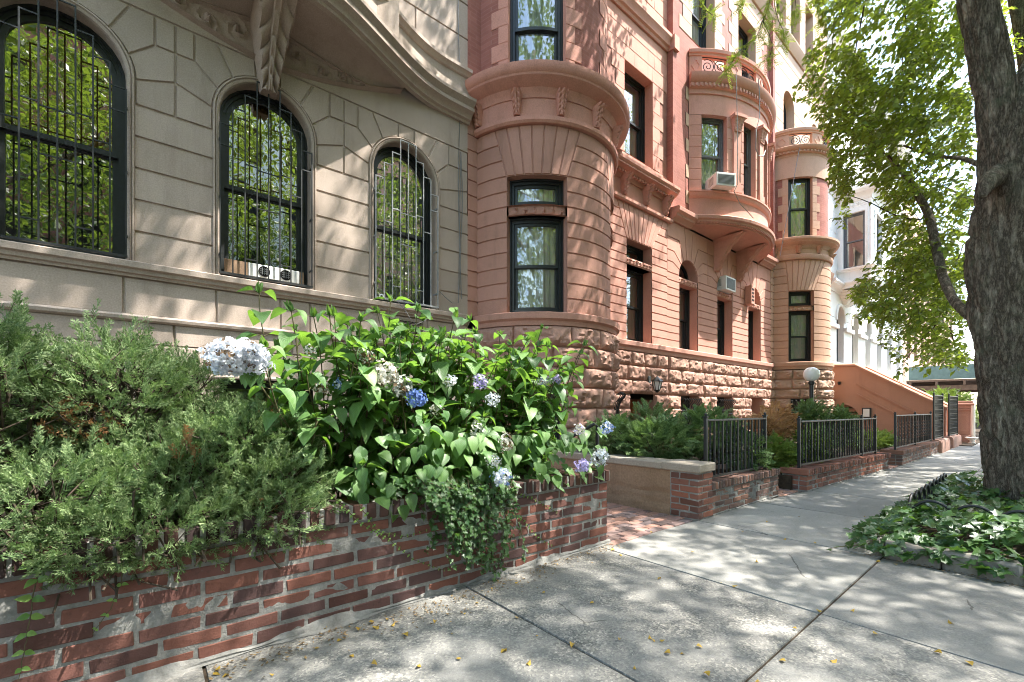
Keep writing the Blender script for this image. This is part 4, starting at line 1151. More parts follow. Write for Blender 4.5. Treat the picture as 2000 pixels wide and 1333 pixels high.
cable('looped grey cable dangling from the dentil cornice of the oriel', [OM(OR * rad(a), 0.24, z) for a, z in ((-10, 10.0), (-9, 9.6), (-9, 9.0), (-11.5, 8.6), (-12, 8.1), (-10, 7.95), (-6, 8.0), (-4, 8.2))], 0.013)
cable('long slack cable down the joint between the oriel house and the tan round bay', [(16.9 - 0.5 * (10.2 - z) / 4, 5.25 + 0.12 * (10.2 - z), z) for z in lin(10.2, 6.3, 12)], 0.012)

# ---- tan brownstone with the second round bay
b4 = thing('row_house', 'tan brownstone with a round bay and balcony beside the orange stoop', 'house', (19.5, 6, 0))
X0, X1 = 16.46, 22.5
ZB4 = dict(rock=ROCKZ, band=(2.52, 2.76), sill=2.78, ltop=4.50, tbot=4.66, ttop=5.17, str=(6.22, 6.40), corn=(6.58, 6.92), proj=0.26)
mp2, E2, R2 = round_bay(b4, 18.1, 1.47, ZB4, ('rock_tan', 'tan', 'tan'), dict(sill=6.98, top=9.02, end=9.8), (63.2, 31.6))
pr = [(R2 * rad(a), R2 * rad(b)) for a, b in ((-80, -62), (-32, -14), (14, 32), (62, 80))]
balcony(b4, mp2, E2, 10.05, 10.68, 'tan', pr, (9.74, 10.03), 40)
m = MB(); rock_courses(m, P6, ROCKZ, X0 - 0.06, 16.66); rock_courses(m, P6, ROCKZ, 19.53, X1); m.build('rock_faced_base', M['rock_tan'], b4, 35)
m = MB(); courses(m, P6, lin(2.76, 6.4, 15), X0 - 0.06, 16.66); courses(m, P6, lin(2.76, 6.4, 15), 19.53, X1, [(20.2, 21.4, 2.8, 5.4)]); reveal(m, P6, outline(20.2, 21.4, 2.8, 5.4), -0.01, -0.4)
sweep(m, P6, [19.5, X1], [(-0.02, 6.4), (0.05, 6.4), (0.2, 6.7), (0.26, 6.9), (0, 6.95)]); m.build('wall', M['tan'], b4, 30)
m = MB(); mbox(m, P6, 20.2, 21.4, -0.4, -0.3, 2.8, 5.4); m.build('front_door', M['wood'], b4)
sb = MB(); bb = sb; U4 = [(17.55, 18.62, 10.7, 12.6), (20.45, 21.45, 10.9, 12.5)]
quoined(sb, bb, P6, X0, X1, [(17.0, 19.2, 6.92, 10.1), (20.2, 21.4, 7.2, 9.2)], 6.92, 10.1, lambda w: 1, 0.34, (0.2, 0.32))
courses(sb, P6, lin(10.1, 12.2, 5), X0, X1, [(q[0], q[1], 10, 20) for q in U4], joints=lambda k: [16.9, 19.2 + 0.2 * (k % 2)], g=0.006)
for q in U4:
    c = (q[0] + q[1]) / 2; r = (q[1] - q[0]) / 2; zs = 12.2
    a = arcpts(c, zs, r, 0, 180, 16); sb.add([P6(x, 0, z) for x, z in a] + [P6(x, 0, 13.2) for x, z in a], [(i, i + 1, 17 + i + 1, 17 + i) for i in range(16)])
    reveal(sb, P6, outline(q[0], q[1], 10.1, 13, 0, zs), 0.0, -0.4)
    window(b4, P6, q[0], q[1], 10.1, zs + r, 0.3, 11.4, zs, 'curtain', 0.07, 0.05)
for a, b in ((X0, U4[0][0]), (U4[0][1], U4[1][0]), (U4[1][1], X1)): sb.grid([[P6(u, 0, z) for u in (a, b)] for z in (12.2, 13.2)])
courses(sb, P6, [13.2, 13.7, 14.2], X0, X1)
sweep(sb, P6, [X0, X1], [(-0.02, 14.2), (0.05, 14.2), (0.15, 14.35), (0.2, 14.5), (0, 14.55)])
W5 = [(16.9, 17.8, 15.0, 17.0), (18.3, 19.2, 15.0, 17.0), (19.8, 20.7, 15.0, 17.0)]
courses(sb, P6, lin(14.5, 17.5, 7), X0, X1, W5)
for q in W5: reveal(sb, P6, outline(*q), 0.0, -0.35); window(b4, P6, *q, 0.28, None, None, None, 0.07, 0.05)
reveal(sb, P6, outline(20.2, 21.4, 7.2, 9.2), 0, -0.3); window(b4, P6, 20.2, 21.4, 7.2, 9.2, 0.25)
sb.build('upper_wall', [M['b3pale'], M['facebrick']], b4, 30)
body(b4, X0, X1 - 0.01, 17.5)

# ---- white house beyond
wh = thing('row_house', 'white painted row house with arched parlour windows and a squared bay window', 'house', (30, 6, 0))
X0, X1 = 22.5, 38.0
WW = [24.35 + 2.45 * k for k in range(6)]
m = MB(); SPW = 5.25
ops = [(c - 0.55, c + 0.55, 3.3, 9) for c in WW]
courses(m, P6, [-0.6, 1.6, 2.9, 3.3], X0, X1, g=0.01)
courses(m, P6, [3.3, SPW], X0, X1, ops)
for c in WW:
    a = arcpts(c, SPW, 0.55, 0, 180, 14); m.add([P6(x, 0, z) for x, z in a] + [P6(x, 0, 6.3) for x, z in a], [(i, i + 1, 15 + i + 1, 15 + i) for i in range(14)])
    reveal(m, P6, outline(c - 0.55, c + 0.55, 3.3, 6, 0, SPW), 0, -0.4)
    arch_ring(m, P6, c, SPW, 0.55, 0.72, SPW - 0.1, [(0, 0), (0.1, 0.05), (0.5, 0.08), (0.9, 0.05), (1, 0)])
edges = [X0] + [x for c in WW for x in (c - 0.55, c + 0.55)] + [X1]
for a, b in zip(edges[::2], edges[1::2]): m.grid([[P6(u, 0, z) for u in (a, b)] for z in (SPW, 6.3)]); mbox(m, P6, a, b, -0.02, 0.12, 4.75, 4.92)
courses(m, P6, lin(6.3, 17.0, 12), X0, X1, [(c - 0.6, c + 0.6, z, z + 2.2) for c in WW[2:] for z in (7.5, 11.2, 14.5)], g=0.008)
for c in WW[2:]:
    for z in (7.5, 11.2, 14.5): reveal(m, P6, outline(c - 0.6, c + 0.6, z, z + 2.2), 0, -0.3); ringframe(m, P6, outline(c - 0.75, c + 0.75, z - 0.1, z + 2.35), outline(c - 0.6, c + 0.6, z, z + 2.2), 0.06, 0, outer=True)
for z0, z1, p in ((6.35, 6.75, 0.3), (10.5, 10.8, 0.2), (16.6, 17.2, 0.6)): sweep(m, P6, [X0 + 0.02, X1], cornice_prof(z0, z1, p))
m.build('wall', M['white'], wh, 30)
for c in WW: window(wh, P6, c - 0.55, c + 0.55, 3.3, SPW + 0.55, 0.25, 4.8, SPW, None, 0.08, 0.05, 'greyframe')
for c in WW[2:]:
    for z in (7.5, 11.2): window(wh, P6, c - 0.6, c + 0.6, z, z + 2.2, 0.2, None, None, 'curtain', 0.07, 0.05, 'greyframe')
# squared bay
BX, BY = 23.9, 4.8
side = lambda u, o, z: V((BX - o, 6.0 - u, z)); front = lambda u, o, z: V((BX + u, BY - o, z))
m = MB(); q = (0.22, 1.0, 7.35, 9.75); qf = (0.7, 1.8, 7.35, 9.75)
courses(m, side, [6.75, 7.35, 9.75, 10.3], 0, 1.2, [q], g=0.006); courses(m, front, [6.75, 7.35, 9.75, 10.3], 0, 2.5, [qf], g=0.006)
for mpx, qq in ((side, q), (front, qf)):
    reveal(m, mpx, outline(*qq), 0, -0.3); ringframe(m, mpx, outline(qq[0] - 0.12, qq[1] + 0.12, qq[2] - 0.02, qq[3] + 0.12), outline(*qq), 0.05, 0, outer=True)
    n = 24
    for i in range(n): mbox(m, mpx, qq[1] + 0.06, qq[1] + 0.10, 0.05, 0.075, qq[2] + i * 0.1, qq[2] + i * 0.1 + 0.05)
pf = cornice_prof(10.3, 10.75, 0.3)
for z0, z1, p in ((6.5, 6.8, 0.12), (7.22, 7.36, 0.15), (10.25, 10.75, 0.32)):
    ring = [(BX - o, 6.0) for o in (0,)]
    pr_ = cornice_prof(z0, z1, p); rows = []
    for a in ('s', 'c', 'e'):
        rows.append([V((BX - o, 6.0, z)) if a == 's' else V((BX - o, BY - o, z)) if a == 'c' else V((BX + 2.6, BY - o, z)) for o, z in pr_])
    m.grid(rows, flip=True)
m.box(BX + 0.02, BX + 2.5, BY + 0.02, 6.0, 10.7, 10.9); m.box(BX + 0.02, BX + 2.5, BY + 0.02, 6.0, 6.6, 6.76)
for i in range(3): m.box(BX - 0.05 + i * 0.9, BX + 0.25 + i * 0.9, BY - 0.05, BY + 0.25, 10.9, 11.6)
m.box(BX - 0.08, BX + 2.2, BY - 0.08, BY + 0.28, 11.6, 11.75)
m.add([front(2.5, 0, 6.75), V((BX + 2.5, 6, 6.75)), V((BX + 2.5, 6, 10.7)), front(2.5, 0, 10.7)], [(0, 1, 2, 3)])
m.build('bay_window_wall', M['white'], wh, 30)
m = MB(); relief(m, side, 0.1, 1.1, 9.95, 10.22, 0.0, 0.04, 0.11, 0.03); m.build('carved_panel', M['white'], wh)
window(wh, side, *q, 0.12, None, None, None, 0.06, 0.05, 'greyframe'); window(wh, front, *qf, 0.12, None, None, None, 0.06, 0.05, 'greyframe')
m = MB(); bracket(m, P6, BX + 1.2, 0.8, 1.9, 5.95, 6.5, 0.1, 1.0, carve=0.05, nt=30, nv=16); m.build('carved_corbel', M['white'], wh, 60)
body(wh, X0, X1 - 0.01, 17.0)
# dark brick house at the far end
fh = thing('row_house', 'pale house far down the street behind the scaffold shed', 'house', (50, 6, 0))
m = MB(); FO = [(39.2 + 2.6 * k, 40.4 + 2.6 * k, z, z + 2.0) for k in range(9) for z in (1.0, 4.6, 8.0, 11.4)]
P6b = plane_map(5.98)
courses(m, P6b, lin(-0.5, 15, 9), 38.05, 62.5, FO, g=0.004)
for q in FO: reveal(m, P6b, outline(*q), 0, -0.3)
m.build('wall', M['b3pale'], fh)
for q in FO:
    g = MB(); ringframe(g, P6b, outline(*q), outline(*q, 0.08), -0.15, -0.25); fo = g.build('window', M['frame'], fh); g = MB(); pane_mesh(g, P6b, outline(*q, 0.08), -0.2); g.build('pane', M['glass'], fo)
body(fh, 38.05, 62.5, 15.0)
# ------------------------------------------------------------------ the ground
m = MB(); m.box(-60, 160, -60, 60, -1.35, -1.30); tag(m.build('ground', M['soil']), kind='structure')
m = MB(); m.box(-60, 160, -9.0, -0.85, -0.16, -0.13); tag(m.build('road', M['asphalt']), kind='structure')
m = MB(); x = -8.0
while x < 70:
    L = U(1.6, 2.4); m.box(x + 0.004, x + L - 0.004, -0.85, -0.70, -0.3, 0.003, bev=0.012); x += L
tag(m.build('road_kerb', M['curb']), kind='structure')
m = MB(); m.box(-60, 160, -13.4, -9.0, -0.14, 0.0); tag(m.build('far_pavement', M['conc']), kind='structure')
m = MB(); m.box(-12, 75, -0.70, 2.66, -0.08, -0.013); tag(m.build('pavement_bed', M['soil']), kind='structure')
SX = [1.67 - 1.46 * k for k in range(8, 0, -1)] + [1.67, 3.05, 4.57] + [4.57 + 1.47 * k for k in range(1, 46)]
m = MB()
def wall_line(s):                   # front of the garden walls drifts towards the kerb
    pts = [(-20, 2.56), (3.17, 2.5), (4.54, 2.37), (6.72, 2.36), (7.38, 2.21), (11.28, 1.99), (12.2, 1.93), (18.7, 1.81), (80, 1.0)]
    for (a, b), (c, d) in zip(pts, pts[1:]):
        if a <= s <= c: return b + (d - b) * (s - a) / (c - a)
def flag(x0, x1, y0a, y1a, y0b, y1b, mat):
    g = 0.0035; n = 5
    q = [U(-0.003, 0.003) for _ in range(4)]
    rows = []
    xs = [x0 + g, x0 + g + 0.005] + lin(x0 + 0.03, x1 - 0.03, n) + [x1 - g - 0.005, x1 - g]
    for i, xx in enumerate(xs):
        k = (xx - x0) / (x1 - x0); lo = y0a + (y0b - y0a) * k; hi = y1a + (y1b - y1a) * k; row = []
        ys = [lo + g, lo + g + 0.005] + lin(lo + 0.03, hi - 0.03, n) + [hi - g - 0.005, hi - g]
        for j, yy in enumerate(ys):
            kk = (yy - lo) / (hi - lo)
            z = (q[0] * (1 - k) + q[1] * k) * (1 - kk) + (q[2] * (1 - k) + q[3] * k) * kk
            if i in (0, len(xs) - 1) or j in (0, len(ys) - 1): z -= 0.022
            elif i in (1, len(xs) - 2) or j in (1, len(ys) - 2): z -= 0.003
            row.append(V((xx, yy, z)))
        rows.append(row)
    m.grid(rows, mat, flip=True)
for a, b in zip(SX, SX[1:]):
    top = (wall_line(a), wall_line(b))
    ag = 0 if b < 3.1 else 1
    flag(a, b, 0.85, top[0] + 0.02, 0.85, top[1] + 0.02, ag)
    if not 4.5 < a < 8.6: flag(a, b, -0.70, 0.85, -0.70, 0.85, 0 if b < 1.7 or 1.6 < a < 2 else 1)
tag(m.build('pavement', [M['conc_agg'], M['conc']], None, 30), kind='structure')
m = MB(); m.box(-4.4, 3.1, 2.78, 5.95, 0.0, 0.44); m.box(4.86, 6.7, 2.60, 5.95, 0.0, 0.22); m.box(7.3, 20, 2.4, 5.95, -0.02, 0.20); m.box(20, 70, 1.5, 5.95, -0.1, 0.02)
tag(m.build('planting_bed', M['soil']), kind='structure')
m = MB()
def pavers(x0, x1, y0, y1, herring=True):
    y = y0
    r = 0
    while y < y1:
        xx = x0 - (r % 2) * 0.1
        while xx < x1:
            a, b = max(x0, xx), min(x1, xx + 0.2)
            if b - a > 0.03: m.box(a + 0.004, b - 0.004, y + 0.004, y + 0.096, -0.03, 0.004 + U(-0.003, 0.004), bev=0.006)
            xx += 0.204
        y += 0.1; r += 1
pavers(3.15, 4.55, 2.42, 5.9); pavers(6.7, 7.32, 2.3, 5.9); pavers(11.3, 12.2, 1.98, 4.5)
tag(m.build('brick_path', M['paver'], None), kind='structure')
m = MB(); m.box(3.1, 4.6, 2.40, 5.95, -0.06, -0.012); m.box(6.68, 7.34, 2.28, 5.95, -0.06, -0.012); m.box(11.28, 12.22, 1.96, 4.6, -0.06, -0.012)
tag(m.build('brick_path_bed', M['mortar']), kind='structure')

# ------------------------------------------------------------------ garden walls
def brick_wall(label, p0, p1, thick, n, pitch, cap_h, mats, brick=(0.24, 0.02), z0=0.0, overhang=0.025, skirt=0.0, jit=0.003):
    a, b = V((p0[0], p0[1], 0)), V((p1[0], p1[1], 0)); d = b - a; L = d.length
    t = thing('garden_wall', label, 'wall', (a.x, a.y, 0), math.atan2(d.y, d.x))
    m = MB(); pl, jt = brick; bh = pitch - jt
    for r in range(n):
        za = z0 + r * pitch + jt; zb = za + bh
        x = -(r % 2) * pl / 2 + U(-0.02, 0.02)
        while x < L:
            xa, xb = max(0, x), min(L, x + pl - jt)
            if L - xb < 0.05: xb = L
            if xb - xa > 0.04:
                o = U(-jit, jit)
                m.box(xa, xb, o, 0.10, za + U(-jit, jit), zb + U(-jit, jit), 0, 0.0035, jit * 0.9)
            if xb == L: break
            x += pl
        y = 0.10 + jt; hd = 0.11 if r % 2 else 0.2
        while y < thick - 0.02:
            yb = min(thick, y + hd)
            for e in (0, 1): m.box(*((0.0, 0.1) if e == 0 else (L - 0.1, L)), y, yb, za, zb, 0, 0.005, jit)
            y = yb + jt; hd = 0.11
    m.build('brickwork', M[mats[0]], t, off=1)
    top = z0 + n * pitch + jt
    m = MB(); e = 0.0035
    nx = max(2, int(L / 0.03)); rows = []
    for xx in lin(e, L - e, nx):
        rows.append([V((xx, e + 0.003 * noise.noise(V((xx * 14, zz * 20, L))), zz)) for zz in lin(-0.05, top, 14)] + [V((xx, thick - e, top)), V((xx, thick - e, -0.05))])
    m.grid(rows, flip=False); m.add(rows[0], [tuple(range(len(rows[0])))]); m.add(rows[-1], [tuple(range(len(rows[-1])))[::-1]])
    if cap_h: m.box(-0.012, L + 0.012, -overhang + 0.008, thick + 0.008, top + 0.004, top + cap_h - 0.008)
    m.build('mortar', M['mortar'], t, 40, off=1)
    if cap_h:
        m = MB(); x = -overhang; w = 0.057
        while x < L + overhang - 0.02:
            o = U(-0.004, 0.004)
            m.box(x, x + w, -overhang + o, thick + 0.015, top + 0.006, top + cap_h + U(-0.004, 0.004), 0, 0.007, 0.003); x += w + U(0.016, 0.022)
        m.build('coping_bricks', M[mats[1]], t, off=1)
    if skirt:
        m = MB(); rows = []
        for xx in lin(-0.02, L + 0.03, int(L / 0.03)):
            f = 0.6 + 0.9 * noise.noise(V((xx * 2.5, 3, 1))) + 0.35 * noise.noise(V((xx * 9, 1, 1)))
            h = skirt * max(0.25, f); dd = skirt * max(0.3, f) * 0.8
            rows.append([V((xx, -0.002 + 0.004, h)), V((xx, -0.012 - dd * 0.15, h * 0.6)), V((xx, -dd * 0.6, h * 0.22)), V((xx, -dd * 1.3, 0.001))])
        m.grid(rows, flip=True); m.build('cement_fillet', M['mortar'], t, 60, off=1)
    return t
brick_wall('red brick planter wall with dark upright coping bricks under the juniper and hydrangea', (-3.4, 2.565), (3.17, 2.50), 0.27, 7, 0.0765, 0.10, ('brick', 'brick_cap'), (0.24, 0.018), skirt=0.055)
t2 = brick_wall('low weathered brown brick wall beneath the shorter black picket fence, beside the capped pier', (4.87, 2.385), (6.72, 2.36), 0.25, 4, 0.068, 0.09, ('brick_old', 'brick_old'), (0.21, 0.014), skirt=0.03, jit=0.005)
brick_wall('brick wall with a bright orange end under the longer picket fence', (7.36, 2.21), (11.28, 1.99), 0.34, 3, 0.07, 0.095, ('brick_orange', 'brick_orange'), (0.21, 0.013), skirt=0.03)
brick_wall('dark brown brick wall beyond the second gap, leading to the iron gates', (12.2, 1.93), (16.35, 1.86), 0.34, 3, 0.07, 0.095, ('brick_old', 'brick_old'), (0.21, 0.013), skirt=0.03)
# stone-capped pier and cheek wall
t_ = thing('garden_wall', 'brown rendered cheek wall with a stone cap ending in a small brick pier', 'wall', (4.54, 2.37, 0))
m = MB()
for r in range(7):
    za = 0.012 + r * 0.07; zb = za + 0.058; f = r % 2
    m.box(4.54, 4.54 + (0.21 if f else 0.10), 2.37, 2.47 if f else 2.58, za, zb, 0, 0.005, 0.004)
    m.box(4.54 + (0.222 if f else 0.112), 4.86, 2.37, 2.47, za, zb, 0, 0.005, 0.004)
    m.box(4.54, 4.64, 2.482 if f else 2.592, 2.69, za, zb, 0, 0.005, 0.004)
m.build('brickwork', M['brick_orange'], t_)
m = MB(); m.box(4.544, 4.856, 2.374, 2.70, -0.03, 0.505); m.build('mortar', M['mortar'], t_)
m = MB(); rows = []
for y in lin(2.705, 5.9, 60):
    row = []
    for z in lin(-0.05, 0.50, 18):
        h = 0.010 * noise.noise(V((y * 3, z * 5, 1))) + 0.008 * noise.noise(V((y * 9, z * 14, 1)))
        h += 0.018 if z < 0.10 + 0.02 * noise.noise(V((y * 4, 2, 2))) else 0
        h += -0.014 if abs(z - 0.235 - 0.012 * noise.noise(V((y * 3, 5, 2)))) < 0.018 else 0
        row.append(V((4.555 - h, y, z)))
    row.append(V((4.82, y, 0.50))); row.append(V((4.82, y, -0.05))); rows.append(row)
m.grid(rows, flip=True); m.add(rows[0], [tuple(range(len(rows[0])))]); m.build('rendered_wall', M['cheek'], t_, 50)
m = MB(); m.box(4.515, 4.885, 2.345, 2.80, 0.508, 0.60, 0, 0.012, 0.003); y = 2.803
while y < 5.85:
    m.box(4.52, 4.86, y, min(5.9, y + 1.02), 0.503, 0.592 + U(-0.003, 0.003), 0, 0.012, 0.003); y += 1.025
m.build('cap_stone', M['cap'], t_)

# ------------------------------------------------------------------ iron fences
def fence(label, p0, p1, z0, z1, mids=(), panel=False, sp=0.102):
    a, b = V((p0[0], p0[1], 0)), V((p1[0], p1[1], 0)); d = b - a; L = d.length
    t = thing('picket_fence' if not panel else 'gate_panel', label, 'fence' if not panel else 'gate', (a.x, a.y, 0), math.atan2(d.y, d.x))
    for x in [0.0, L] + list(mids):
        m = MB(); m.box(x - 0.019, x + 0.019, -0.019, 0.019, z0 - 0.02, z1 + 0.035, bev=0.004); m.box(x - 0.026, x + 0.026, -0.026, 0.026, z1 + 0.035, z1 + 0.05); m.lathe((x, 0, z1 + 0.05), [(0.02, 0), (0.012, 0.008), (0.02, 0.022), (0.0, 0.04)], 8)
        m.build('post', M['iron'], t, 40, off=1)
    m = MB()
    m.box(0.02, L - 0.02, -0.02, 0.02, z1 - 0.01, z1 + 0.014, bev=0.004); m.box(0.02, L - 0.02, -0.012, 0.012, z0 + 0.03, z0 + 0.055)
    n = max(2, int(L / sp)); w = 0.0085
    for i in range(1, n):
        x = L * i / n
        if any(abs(x - q) < 0.03 for q in mids): continue
        if i % 2 and not panel:           # every other picket is a twisted bar
            rows = []
            for k, z in enumerate(lin(z0 + 0.05, z1 - 0.01, 22)):
                ph = k * 0.6 if 4 < k < 18 else 0
                rows.append([V((x + w * 1.35 * math.cos(ph + q * math.pi / 2), w * 1.35 * math.sin(ph + q * math.pi / 2), z)) for q in range(4)])
            m.grid(rows, closed=True)
        else: m.box(x - w, x + w, -w, w, z0 + 0.05, z1 - 0.01)
    if panel:
        for z in lin(z0 + 0.1, z1 - 0.1, 7): m.box(0.02, L - 0.02, -0.004, 0.004, z - 0.006, z + 0.006)
        for i in range(n):
            for z in lin(z0 + 0.2, z1 - 0.25, 4): m.tube([V((L * (i + 0.5) / n + 0.035 * math.cos(q), 0.0, z + 0.05 * math.sin(q))) for q in lin(0, 2 * math.pi, 10)], 0.007, 4)
        m.box(0.03, L - 0.03, 0.016, 0.02, z0 + 0.06, z1 - 0.02)
    m.build('picket_panel', M['iron'], t, off=1)
    return t
fence('short black iron picket fence on the low wall next to the capped pier', (4.90, 2.47), (6.50, 2.45), 0.37, 1.06, sp=0.10)
fence('longest black iron picket fence standing on the orange ended brick wall', (7.45, 2.34), (10.98, 2.14), 0.32, 1.00, mids=(2.75,), sp=0.115)
fence('black picket fence on the dark brown wall in front of the orange stoop', (12.28, 2.06), (16.15, 1.98), 0.32, 1.04, mids=(1.95,), sp=0.14)
fence('tall dark iron gate panel at the end of the dark brick wall', (16.4, 1.95), (17.7, 1.92), 0.34, 1.55, panel=True, sp=0.16)
fence('second tall iron gate panel beside the carved stone newel', (18.8, 1.90), (20.3, 1.86), 0.34, 1.57, panel=True, sp=0.16)
for lab, x0, x1 in (('rounded brown stone plinth under the first tall gate panel', 16.38, 18.0), ('rounded brown stone plinth under the second tall gate panel', 18.7, 20.6)):
    t_ = thing('stone_plinth', lab, 'plinth', (x0, 1.8, 0)); m = MB()
    rows = [[V((x, y, z)) for y, z in ((1.79, -0.02), (1.79, 0.26), (1.81, 0.32), (1.86, 0.345), (2.02, 0.345), (2.08, 0.30), (2.08, -0.02))] for x in lin(x0, x1, 3)]
    m.grid(rows); m.add(rows[0], [tuple(range(7))]); m.add(rows[-1], [tuple(range(7))[::-1]]); m.build('plinth_block', M['rock'], t_, 40)
t_ = thing('handrail', 'thin black pipe handrail and post behind the right end of the hydrangea', 'handrail', (3.80, 3.13, 0))
m = MB(); m.tube([(3.80, 3.13, 0.0), (3.80, 3.13, 1.0), (3.78, 3.15, 1.03), (3.62, 3.40, 0.86), (3.4, 3.75, 0.6)], 0.019, 8); m.build('pipe', M['iron'], t_, 50)
guard(b2, cyl_map(5.70, 6.25, 1.56), 0.62, 1.52, 0.3, 1.50, 0.03)
guard(b4, cyl_map(18.1, 6.25, 1.53), -1.62, -0.85, 0.3, 1.50, 0.03)

# ------------------------------------------------------------------ lamp post
t_ = thing('lamp_post', 'short black post carrying a round white globe among the shrubs', 'lamp', (10.93, 3.2, 0.2))
m = MB(); m.lathe((10.93, 3.2, 0.15), [(0.09, 0), (0.09, 0.04), (0.05, 0.07), (0.042, 0.2), (0.04, 1.55), (0.06, 1.57), (0.062, 1.62), (0.03, 1.63)], 14); m.build('pole', M['iron'], t_, 40)
m = MB(); m.lathe((10.93, 3.2, 1.925), [(0.155 * math.sin(a) if 0 < a < 3.1 else 0.0, -0.155 * math.cos(a)) for a in lin(0, math.pi, 18)], 28); m.build('globe', M['globe'], t_, 180)

# ------------------------------------------------------------------ orange stoop
t_ = thing('stoop', 'orange painted high stoop with sloping parapets and an arched opening below', 'stoop', (20.8, 4, 0))
SXs = 20.0
def cheek(x0, x1, face):
    m = MB()
    prof = [(5.9, -0.1), (5.9, 2.80), (4.48, 2.74), (2.1, 1.18), (2.1, -0.1)]
    A = [V((x0, y, z)) for y, z in prof]; B = [V((x1, y, z)) for y, z in prof]
    if face:      # arched opening through the near cheek
        c, r, zs = 4.85, 0.48, 0.86
        arc = [(c + r * math.cos(a), zs + r * math.sin(a)) for a in lin(0, math.pi, 16)]
        for x in (x0, x1):
            m.add([V((x, 5.9, -0.1)), V((x, c + r, -0.1)), V((x, c + r, zs)), V((x, 5.9, zs))], [(0, 1, 2, 3)])
            m.add([V((x, c - r, -0.1)), V((x, 2.1, -0.1)), V((x, 2.1, 1.18)), V((x, 2.1 + 0.001, zs)), V((x, c - r, zs))], [(0, 1, 2, 3, 4)])
            top = lambda y: 2.80 if y > 5.89 else (2.74 + (y - 4.48) * 0.042 if y > 4.48 else 1.18 + (y - 2.1) * (1.56 / 2.38))
            m.add([V((x, y, z)) for y, z in arc] + [V((x, y, top(y))) for y, z in arc], [(i, i + 1, 17 + i + 1, 17 + i) for i in range(16)])
            m.add([V((x, c + r, zs)), V((x, 5.9, zs)), V((x, 5.9, 2.8)), V((x, c + r, top(c + r)))], [(0, 1, 2, 3)])
            m.add([V((x, 2.1, zs)), V((x, c - r, zs)), V((x, c - r, top(c - r))), V((x, 2.1, 1.18))], [(0, 1, 2, 3)])
        m.add([V((x0, y, z)) for y, z in arc] + [V((x1, y, z)) for y, z in arc], [(i, i + 1, 17 + i + 1, 17 + i) for i in range(16)])
        m.add([V((x0, 2.1, -0.1)), V((x1, 2.1, -0.1)), V((x1, 2.1, 1.18)), V((x0, 2.1, 1.18))], [(0, 1, 2, 3)])
    else:
        m.add(A + B, [(0, 1, 2, 3, 4), (9, 8, 7, 6, 5), (3, 8, 9, 4)])
    # raised panel mouldings parallel to the slope
    if face:
        sl = 1.56 / 2.38
        for off, th in ((0.62, 0.05), (0.98, 0.04)):
            y0_, y1_ = 4.42, 2.35
            P = lambda y: (2.74 - off + (y - 4.48) * sl)
            m.cbox(V((x0 - 0.012, (y0_ + y1_) / 2, P((y0_ + y1_) / 2))), V((0, 1, sl)).normalized(), V((1, 0, 0)), V((0, -sl, 1)).normalized(), (1.25, 0.02, th / 2))
        for z in (0.28, 0.62): m.box(x0 - 0.008, x0 + 0.01, 2.12, 3.9, z, z + 0.03)
    m.build('parapet', M['stoop'], t_, 30)
    m = MB(); w = 0.05
    for (ya, za), (yb, zb) in (((5.9, 2.80), (4.48, 2.74)), ((4.48, 2.74), (2.06, 1.155))):
        rows = []
        for y, z in ((ya, za), (yb, zb)): rows.append([V((x0 - w, y, z + 0.005)), V((x0 - w, y, z + 0.07)), V((x0, y, z + 0.11)), V((x1, y, z + 0.11)), V((x1 + w, y, z + 0.07)), V((x1 + w, y, z + 0.005))])
        m.grid(rows, closed=True)
        m.add(rows[0], [tuple(range(6))]); m.add(rows[1], [tuple(range(6))])
    m.build('parapet_coping', M['stoop'], t_, 30)
cheek(SXs, SXs + 0.28, True); cheek(SXs + 1.7, SXs + 1.98, False)
m = MB()
for k in range(15): m.box(SXs + 0.285, SXs + 1.695, 1.95 + k * 0.262, 5.9, k * 0.178 - 0.05, (k + 1) * 0.178)
m.build('steps', M['stoop'], t_)
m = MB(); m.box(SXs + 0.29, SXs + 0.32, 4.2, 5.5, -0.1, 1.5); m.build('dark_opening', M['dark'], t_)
m = MB(); m.box(SXs - 0.05, SXs - 0.002, 5.22, 5.40, 1.42, 1.52); m.box(SXs - 0.1, SXs - 0.002, 5.05, 5.55, 1.52, 1.60); m.build('door_hood', M['stoop'], t_)
t_ = thing('entry_lamp', 'small black framed box lamp on the orange stoop wall beside the arch', 'lamp', (SXs, 4.15, 1.0))
m = MB(); m.box(SXs - 0.10, SXs - 0.012, 4.0, 4.26, 0.86, 1.22, bev=0.01); m.build('case', M['iron'], t_)
m = MB(); m.box(SXs - 0.106, SXs - 0.101, 4.04, 4.22, 0.90, 1.18); m.build('diffuser', M['globe'], t_)
t_ = thing('security_camera', 'tiny black dome camera high on the orange stoop wall', 'camera', (SXs, 4.9, 2.3))
m = MB(); m.lathe((SXs - 0.05, 4.95, 2.13), [(0.0, -0.05), (0.03, -0.045), (0.05, -0.02), (0.055, 0.02), (0.05, 0.05), (0.0, 0.055)], 12); m.box(SXs - 0.05, SXs - 0.002, 4.92, 4.98, 2.16, 2.20); m.build('dome', M['iron'], t_, 60)
t_ = thing('stone_newel', 'carved brownstone newel pier with a white capped side at the pavement', 'pier', (22.2, 1.85, 0))
m = MB()
for a, z0, z1 in ((0.30, -0.05, 0.22), (0.27, 0.22, 0.27), (0.22, 0.27, 1.12), (0.27, 1.12, 1.18), (0.25, 1.18, 1.30), (0.31, 1.30, 1.38), (0.27, 1.38, 1.46)):
    m.box(22.2 - a, 22.2 + a, 1.90 - a, 1.90 + a, z0, z1, bev=0.015)
